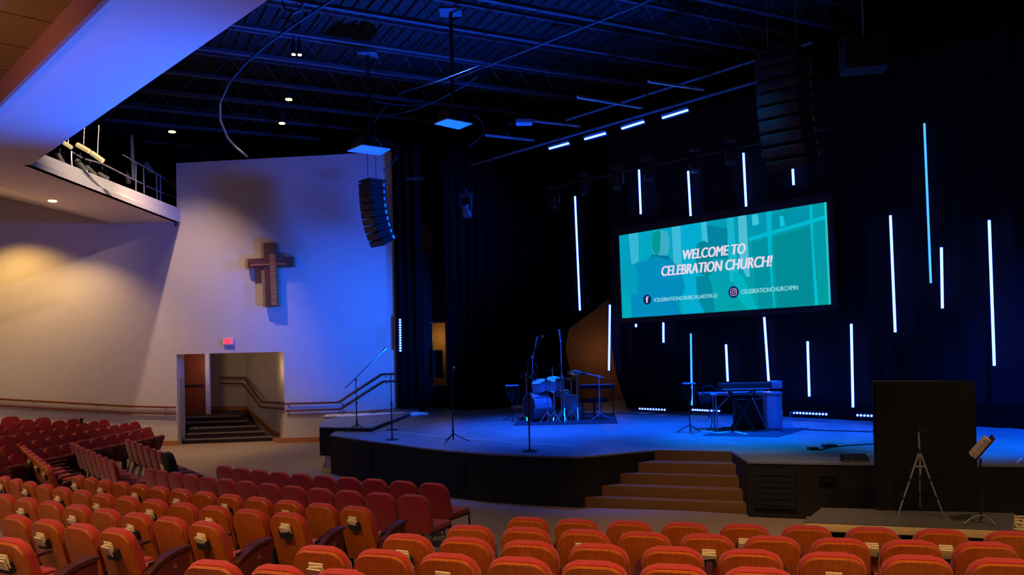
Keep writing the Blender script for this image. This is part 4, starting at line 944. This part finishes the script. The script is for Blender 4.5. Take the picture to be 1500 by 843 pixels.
# large keyboard rig
kb = g(1092, 634); root = empty('stage_keyboard', kb, R(-4)); s_ = kb.y/F
build('body', box(nb(), (.02, .1, .98), (1.05, .34, .15), bev=.02), 'blackpaint', root)
build('keys', box(nb(), (.02, -.1, .93), (.98, .1, .025)), 'grey', root)
build('end_cheek', box(nb(), (.68, .1, 1.0), (.22, .32, .16), bev=.02), 'drum', root)
bm = nb()
for a, b_ in (((-.30, .0, .9), (.22, .0, .02)), ((.25, .03, .9), (-.26, .03, .02)), ((-.30, .3, .9), (.22, .3, .02)), ((.25, .33, .9), (-.26, .33, .02))): cyl(bm, a, b_, .020)
for x in (-.28, .22): box(bm, (x, .15, .02), (.04, .5, .03)); box(bm, (x, .15, .90), (.04, .4, .03))
build('x_stand', bm, 'blackmetal', root); tag(root, 'black stage keyboard on X stand at the middle right of stage', 'keyboard')
tb = g(1077, 631); root = empty('keyboard_table', tb, R(-4)); bm = nb(); box(bm, (.0, .15, .80), (1.45, .55, .05), bev=.008); build('top', bm, 'drum', root)
for (x, y) in ((-.42, -.08), (-.40, .38), (.62, -.08), (.64, .38)): build('leg', cyl(nb(), (x, y, .78), (x+.03, y, 0), .016), 'drum', root)
build('brace', cyl(nb(), (.35, -.08, .78), (.62, -.08, .1), .014), 'chrome', root); build('brace', cyl(nb(), (-.1, -.08, .78), (-.62, .1, .2), .014), 'drum', root)
bm = nb(); tube(bm, bez((-.66, -.1, .84), (-.85, -.15, .75), (-.70, -.1, .55)), .016); tube(bm, bez((-.6, -.1, .55), (-.45, -.3, .2), (-.62, -.2, .02)), .012); tube(bm, [(-.72, -.1, .5), (-.70, -.1, .95), (-.5, -.1, 1.0), (-.4, -.1, .88)], .014); tube(bm, sag((-.4, -.12, .92), (.5, -.12, .9), .1), .008)
build('cables', bm, 'cable', root)
bm = nb(); box(bm, (-.62, 0, .72), (.2, .3, .22), bev=.03); build('side_pocket', bm, 'blackpaint', root)
tag(root, 'blue lit keyboard table with thin legs and cables', 'table')
b = g(1131, 627.5); root = empty('round_case', b); build('shell', cyl(nb(), (0, 0, .02), (0, 0, .76), .23, n=30), 'drum', root); build('lid', cyl(nb(), (0, 0, .76), (0, 0, .80), .24, n=30), 'drum', root); bm = nb()
for k in range(4): cyl(bm, (.15*math.cos(k*1.57), .15*math.sin(k*1.57), 0), (.15*math.cos(k*1.57), .15*math.sin(k*1.57), .03), .03)
build('foot', bm, 'blackmetal', root); tag(root, 'tall round drum case behind right end of the keyboard', 'case')
b = g(1098, 628); root = empty('amplifier', b, R(-5)); build('cabinet', box(nb(), (0, .1, .33), (.62, .36, .62), bev=.02), 'blackpaint', root); build('grille', box(nb(), (0, -.085, .3), (.54, .012, .48)), 'blackmetal', root); tag(root, 'dark amplifier cabinet under the keyboard', 'amplifier')
rg = build('rug', prism(nb(), [g(1030, 639), g(1140, 641), g(1185, 628), g(1060, 626)], (0, 0, .012)), mat('dark rug two', (50, 54, 74), .95, noise=.4, nscale=14), smooth=0); tag(rg, 'dark rug beneath the keyboard table', 'rug')
# floor items
def cable_on(pts, label, r=.012, m='cable'): return tag(build('stage_cable', tube(nb(), [S(x, y, z=STZ+.012) for x, y in pts], r, 6), m), label, 'cable')
cable_on([(1010, 634), (1030, 632), (1050, 635), (1075, 633), (1095, 637)], 'pale coiled cable on the deck before the keyboard', .02, 'white')
cable_on([(1200, 660), (1215, 656), (1240, 653), (1275, 651), (1300, 652)], 'thin cable running right from the pedals')
cable_on([(1140, 634), (1170, 629), (1210, 631), (1280, 633)], 'cable running from the keyboard toward black panel')
cable_on([(905, 605), (940, 607), (985, 606), (1010, 609)], 'cable lying on the deck beside the small keyboard')
cable_on([(1268, 667), (1280, 666), (1290, 668)], 'short pale cable by the black panel', .018, 'white')
cable_on([(1490, 678), (1496, 673), (1510, 676)], 'white cable loop at the right stage edge', .018, 'white')
for (x, y), w, lb in (((1191, 659.5), .17, 'small round pedal on the deck, left of two'), ((1215, 655.5), .24, 'flat black pedal with cable on the deck')):
    b = g(x, y); root = empty('foot_pedal', b, R(8)); build('body', box(nb(), (0, 0, .025), (w, .14, .05), bev=.015), 'blackmetal', root); build('switch', cyl(nb(), (0, -.02, .05), (0, -.02, .065), .02), 'chrome', root); tag(root, lb, 'pedal')
b = g(1253, 677); root = empty('floor_monitor', b, R(-4)); bm = nb(); prism(bm, [(-.2, -.1, 0), (-.2, .14, 0), (-.2, .12, .11), (-.2, -.06, .05)], (.4, 0, 0), bev=.01); build('body', bm, 'blackmetal', root); bm = nb()
for i in range(4): cyl(bm, (-.14+.09*i, .03, .07), (-.14+.09*i, .02, .09), .014)
build('knob', bm, 'grey', root); tag(root, 'low black pedal board at the stage edge left of the black panel', 'pedal board')
b = g(1158, 624); root = empty('short_stand', b); bm = nb(); cyl(bm, (0, 0, 0), (0, 0, .015), .12, n=16); cyl(bm, (0, 0, .015), (0, 0, .30), .010); tube(bm, [(0, 0, .3), (.1, 0, .3)], .010); build('stand', bm, 'drum', root); tag(root, 'short low stand at left of a dotted light bar', 'stand')
b = g(762, 600); tag(build('pale_case', box(nb(), b+Vector((0, .2, .06)), (.55, .2, .1), bev=.03), 'paper'), 'pale low bundle on the floor behind the left gear stand', 'bundle')
b = g(851, 601.5); tag(build('pale_board', box(nb(), b+Vector((0, .5, .03)), (1.2, .3, .05), bev=.01), 'platwood'), 'pale board on the floor behind the drums', 'board')
# ================================================================== LOW PLATFORM AND BLACK PANEL
pz = .36
a, b_, c_, d_ = S(1176, 765.5, z=pz), S(1483, 777.5, z=pz), S(1486, 752.5, z=pz), S(1204, 744, z=pz)
root = empty('low_platform', ((a+b_)/2).xy.to_3d()); ro = root.location.copy()
dn = Vector((0, 0, -.012))
bm = nb(); prism(bm, [p-ro for p in (a, b_, c_, d_)], dn); build('deck', bm, 'platdeck', root, smooth=0)
bm = nb(); u_ = (b_-a).normalized(); v_ = Vector((-u_.y, u_.x, 0))
for p, q, w_ in ((a, b_, v_), (b_, c_, -u_), (c_, d_, -v_), (d_, a, u_)): prism(bm, [p-ro+dn, q-ro+dn, q-ro+w_*.05+dn, p-ro+w_*.05+dn], (0, 0, -.105), bev=.003)
build('plywood_edge', bm, 'platwood', root)
for t_, o_ in ((.04, .1), (.475, .08), (.96, .1), (.04, .85), (.96, .85)):
    p = a.lerp(b_, t_)+v_*o_-ro; build('leg', box(nb(), (p.x, p.y, (pz-.1)/2), (.05, .05, pz-.1)), 'grey', root)
bm = nb(); prism(bm, [a.lerp(b_, .02)-ro+v_*.12, b_-ro+v_*.12-u_*.05, b_-ro+v_*.14-u_*.05, a.lerp(b_, .02)-ro+v_*.14], (0, 0, -.36)); build('gap_shade', bm, 'blackfab', root)  # black sheet put in for the shade of the gap under the deck
tag(root, 'low grey topped platform with pale plywood edge before the stage', 'platform')
pb0, pb1 = S(1288, 748, z=pz), S(1435, 751, z=pz); pb0.y += .0
tl_, tr_ = S(1282, 560, Y=pb0.y), S(1428, 558, Y=pb1.y)
root = empty('stage_divider', (pb0+pb1)/2); ro = root.location.copy(); bm = nb()
prism(bm, [pb0-ro, pb1-ro, tr_-ro, tl_-ro], (0, .05, 0), bev=.012); build('fabric_face', bm, mat('black panel cloth', (13, 13, 13), .95, noise=.1, nscale=40), root)
bm = nb(); 
for p, q in ((pb0, tl_), (pb1, tr_), (tl_, tr_)): cyl(bm, p-ro+Vector((0, .07, .0)), q-ro+Vector((0, .07, -.02)), .02)
for p in (pb0, pb1): box(bm, p-ro+Vector((0, .12, .015)), (.06, .3, .03))
build('frame', bm, 'blackmetal', root); tag(root, 'tall black cloth covered panel standing behind the silver tripod', 'panel')
# silver tripod
f1, f2, f3 = S(1314.5, 757.5, z=pz), S(1382.5, 757.5, z=pz), S(1347.5, 748.5, z=pz)
tp = S(1345.5, 632, Y=(f1.y+f2.y)/2+.05); jn = Vector((tp.x+.005, tp.y, S(1345.5, 661, Y=tp.y).z)); bz = S(1345, 684, Y=tp.y).z
root = empty('camera_tripod', Vector((jn.x, jn.y, pz))); ro = root.location.copy()
f3.y = min(f3.y, 12.15)
for f_ in (f1, f2, f3):
    o = build('leg', cyl(nb(), jn-ro, (f_-ro), .014, .010), 'alu', root); bm = nb()
    for k in (.44, .72): q = (jn-ro).lerp(f_-ro, k); cyl(bm, q-(jn-f_).normalized()*.015, q+(jn-f_).normalized()*.015, .018)
    build('leg_lock', bm, 'blackmetal', o)
build('centre_column', cyl(nb(), tp-ro, Vector((jn.x, jn.y, bz-.1))-ro, .013), 'alu', root)
build('head', box(nb(), tp-ro+Vector((0, 0, .02)), (.05, .05, .06), bev=.01), 'blackmetal', root); build('pan_handle', cyl(nb(), tp-ro, tp-ro+Vector((.11, -.02, .01)), .007), 'blackmetal', root)
build('collar', cyl(nb(), jn-ro+Vector((0, 0, -.03)), jn-ro+Vector((0, 0, .03)), .03), 'blackmetal', root)
bm = nb()
for f_ in (f1, f2, f3):
    k = (jn.z-bz)/(jn.z-pz); cyl(bm, Vector((jn.x, jn.y, bz))-ro, (jn-ro).lerp(f_-ro, k), .007)
build('spreader', bm, 'alu', root); tag(root, 'silver camera tripod with spread legs on the low platform', 'tripod')
# music stand with papers
b = S(1438, 767, z=pz); root = empty('music_stand', b)
t0 = S(1436, 672, Y=b.y)-b
for k, (x, y) in enumerate(((1412, 768.5), (1458, 770), (1440, 757))):
    q = S(x, y, z=pz+.01)-b; build('leg', tube(nb(), bez((0, 0, .10), (q.x*.55, q.y*.55, .11), q, 8), .013, 6), 'grey', root)
build('pole', cyl(nb(), (0, 0, .08), t0, .014), 'blackmetal', root); build('clutch', cyl(nb(), t0*.72, t0*.80, .026), 'blackmetal', root)
dl, dr_ = S(1424.6, 667.5, Y=b.y)-b, S(1444, 640.7, Y=b.y)-b; dd = (dr_-dl); dc = (dl+dr_)/2; ang = math.atan2(dd.z, dd.x)
Rm = Matrix.Rotation(R(-29), 3, 'Z') @ Matrix.Rotation(-ang, 3, 'Y') @ Matrix.Rotation(R(5), 3, 'X')
build('desk', box(nb(), dc+Rm @ Vector((.03, .03, -.06)), (dd.length+.05, .34, .02), Rm, bev=.004), 'armwood', root)
pp = build('music_papers', box(nb(), b+dc+Rm @ Vector((0, -.03, -.005)), (dd.length, .24, .075), Rm, bev=.003), 'paper'); tag(pp, 'stack of cream music papers lying on the tilted music stand', 'papers')
bm = nb()
for i in range(9): box(bm, b+dc+Rm @ Vector((-.13+.034*i, -.152, -.005)), (.006, .006, .05+.03*(i%2)), Rm)
build('page_edge', bm, 'armwood', pp)
tag(root, 'dark music stand with tilted desk at right end of platform', 'music stand')
root = empty('cable_pile', S(1488, 782, z=.1)); bm = nb(); rnd = random.Random(9)
for k in range(5): tube(bm, [(.05*k+.16*math.cos(a+k), .16*math.sin(a+k)+.03*k, .05+.03*k) for a in [i*.5 for i in range(13)]], .014, 6)
build('coil', bm, 'paper', root); build('connector_box', box(nb(), (-.12, -.0, .06), (.16, .16, .16), bev=.03), 'blackpaint', root); tag(root, 'pile of pale cables with black box at the platform right end', 'cables')
# ================================================================== LIGHT
W = SC.world or bpy.data.worlds.new('world'); SC.world = W; W.use_nodes = True
bg = W.node_tree.nodes.get('Background') or W.node_tree.nodes.new('ShaderNodeBackground'); bg.inputs[0].default_value = (0, 0, 0, 1); bg.inputs[1].default_value = 0
BL = (.0, .085, 1.0); WM = (1, .66, .30)
# house light: warm downlights in the tiled ceiling over the seats
for (x, y, w) in ((-6, 5, 1150), (-1, 3, 950), (3.5, 3.2, 900), (8, 3.6, 650), (-11, 9, 700), (-12, 12.5, 600)):
    lamp('SPOT', 'house_downlight', (x, y, 6.8), WM, w*1.0, (x*.95, y+1.4, 0), 105, .8, .12)
lamp('SPOT', 'house_downlight', (-10.8, 18.5, 6.9), (1, .60, .30), 220, (-11.2, 20.5, 0), 100, .8, .12)
# warm scallop on the left wall from a recessed soffit light
lamp('SPOT', 'soffit_downlight', (-15.6, 23.9, 7.5), (1, .60, .15), 620, (-14.9, 24.6, 0), 112, .6, .1)
lamp('SPOT', 'added_uplight', (-8.2, 8.2, 5.7), (1, .50, .14), 170, (-7.2, 10.8, 7.3), 125, 1, .3)  # unseen lamp added to warm the tiled ceiling
lamp('SPOT', 'added_uplight', (-13.5, 21.5, 3.6), (1, .50, .30), 150, (-12.2, 20.5, 7), 120, 1, .4)  # low lamp added to lift the soffit underside, no fixture there
lamp('SPOT', 'soffit_downlight', (-13.3, 24.0, 7.0), (1, .64, .30), 260, (-13.1, 24.6, 0), 108, .6, .06)
lamp('SPOT', 'aisle_downlight', (-6.8, 20.5, 8.6), (1, .68, .36), 900, (-6.6, 22.0, 0), 62, .9, .1)
lamp('SPOT', 'front_downlight', (-2.2, 12.6, 8.6), (1, .70, .42), 600, (-3.2, 13.0, 0), 58, .9, .1)
lamp('SPOT', 'front_downlight', (2.5, 9.6, 8.6), (1, .60, .28), 1300, (2.9, 12.6, 0), 40, .9, .1)
lamp('SPOT', 'front_downlight', (7.0, 8.4, 8.6), (1, .66, .36), 700, (6.2, 10.7, 0), 46, .9, .1)
# blue stage wash from above the deck
for (x, y, tx, ty, w) in ((0.5, 17.5, 1.2, 20.0, 13000), (5.2, 16.0, 5.4, 18.2, 17000), (9.5, 13.8, 9.4, 15.4, 14000), (-1.0, 16.5, -.8, 18.0, 4500), (2.2, 16.0, 2.2, 16.8, 5000)):
    lamp('SPOT', 'stage_wash', (x, y, 10.0), BL, w, (tx, ty, .9), 44, 1, .15)
lamp('SPOT', 'stage_wash', (3.8, 12.8, 9.8), (0, .33, .9), 4200, (4.6, 16.0, .9), 27, 1, .1)
lamp('SPOT', 'stage_wash', (7.2, 12.0, 9.8), (0, .28, .9), 4500, (7.6, 14.6, .9), 28, 1, .1)
lamp('SPOT', 'stage_wash', (-1, 16.5, 9.8), (.14, .24, .8), 1500, (-1.8, 18.6, .9), 50, 1, .1)
# blue light on the side wall from the stage, warm wash from above the opening in the ceiling
lamp('SPOT', 'side_blue_light', (5.2, 19.3, 6.2), BL, 6500, (-5.4, 25.7, 6.4), 46, 1, .6)
lamp('SPOT', 'side_blue_light', (1.6, 16.6, 1.4), (0, .11, 1), 8500, (-4.9, 25.7, 3.4), 36, 1, .15)
lamp('SPOT', 'wall_wash', (-9.35, 21.3, 10.5), (1, .66, .50), 1500, (-10.2, 25.7, 2.4), 62, .9, .08)
# blue on the plaster band, grazing from below; and up into the joists
lamp('SPOT', 'band_blue_light', (-0.2, 18.4, 5.6), (0, .12, 1), 30000, (-6.6, 12.2, 6.9), 62, .9, .12)
lamp('SPOT', 'blue_uplight', (-2.5, 20.0, 1.6), BL, 15000, (-2.0, 17.0, 10.5), 105, 1, .2)
# dim warm light in the recess and behind the curtains
lamp('POINT', 'recess_light', (-10.6, 27.7, 2.5), (1, .62, .30), 12, size=.1)
lamp('POINT', 'recess_light', (-7.9, 26.5, 2.3), (1, .66, .34), 7, size=.1)
lamp('POINT', 'backstage_light', (3.0, 27.2, 2.6), (1, .58, .28), 8, size=.1)
lamp('POINT', 'backstage_light', (-2.4, 27.4, 3.2), (1, .70, .25), 9, size=.1)
lamp('SPOT', 'fascia_light', (-3.5, 19, 9.3), (1, .80, .66), 2200, (-10.4, 20.8, 7.2), 52, .9, .05)
lamp('SPOT', 'catwalk_light', (-9.0, 19.5, 9.6), (1, .75, .4), 120, (-10.8, 22, 7.6), 70, .9, .2)
vs = SC.view_settings; vs.view_transform = 'Standard'; vs.look = 'None'; vs.gamma = 1; vs.exposure = 0; vs.use_curve_mapping = False
SC.display_settings.display_device = 'sRGB'
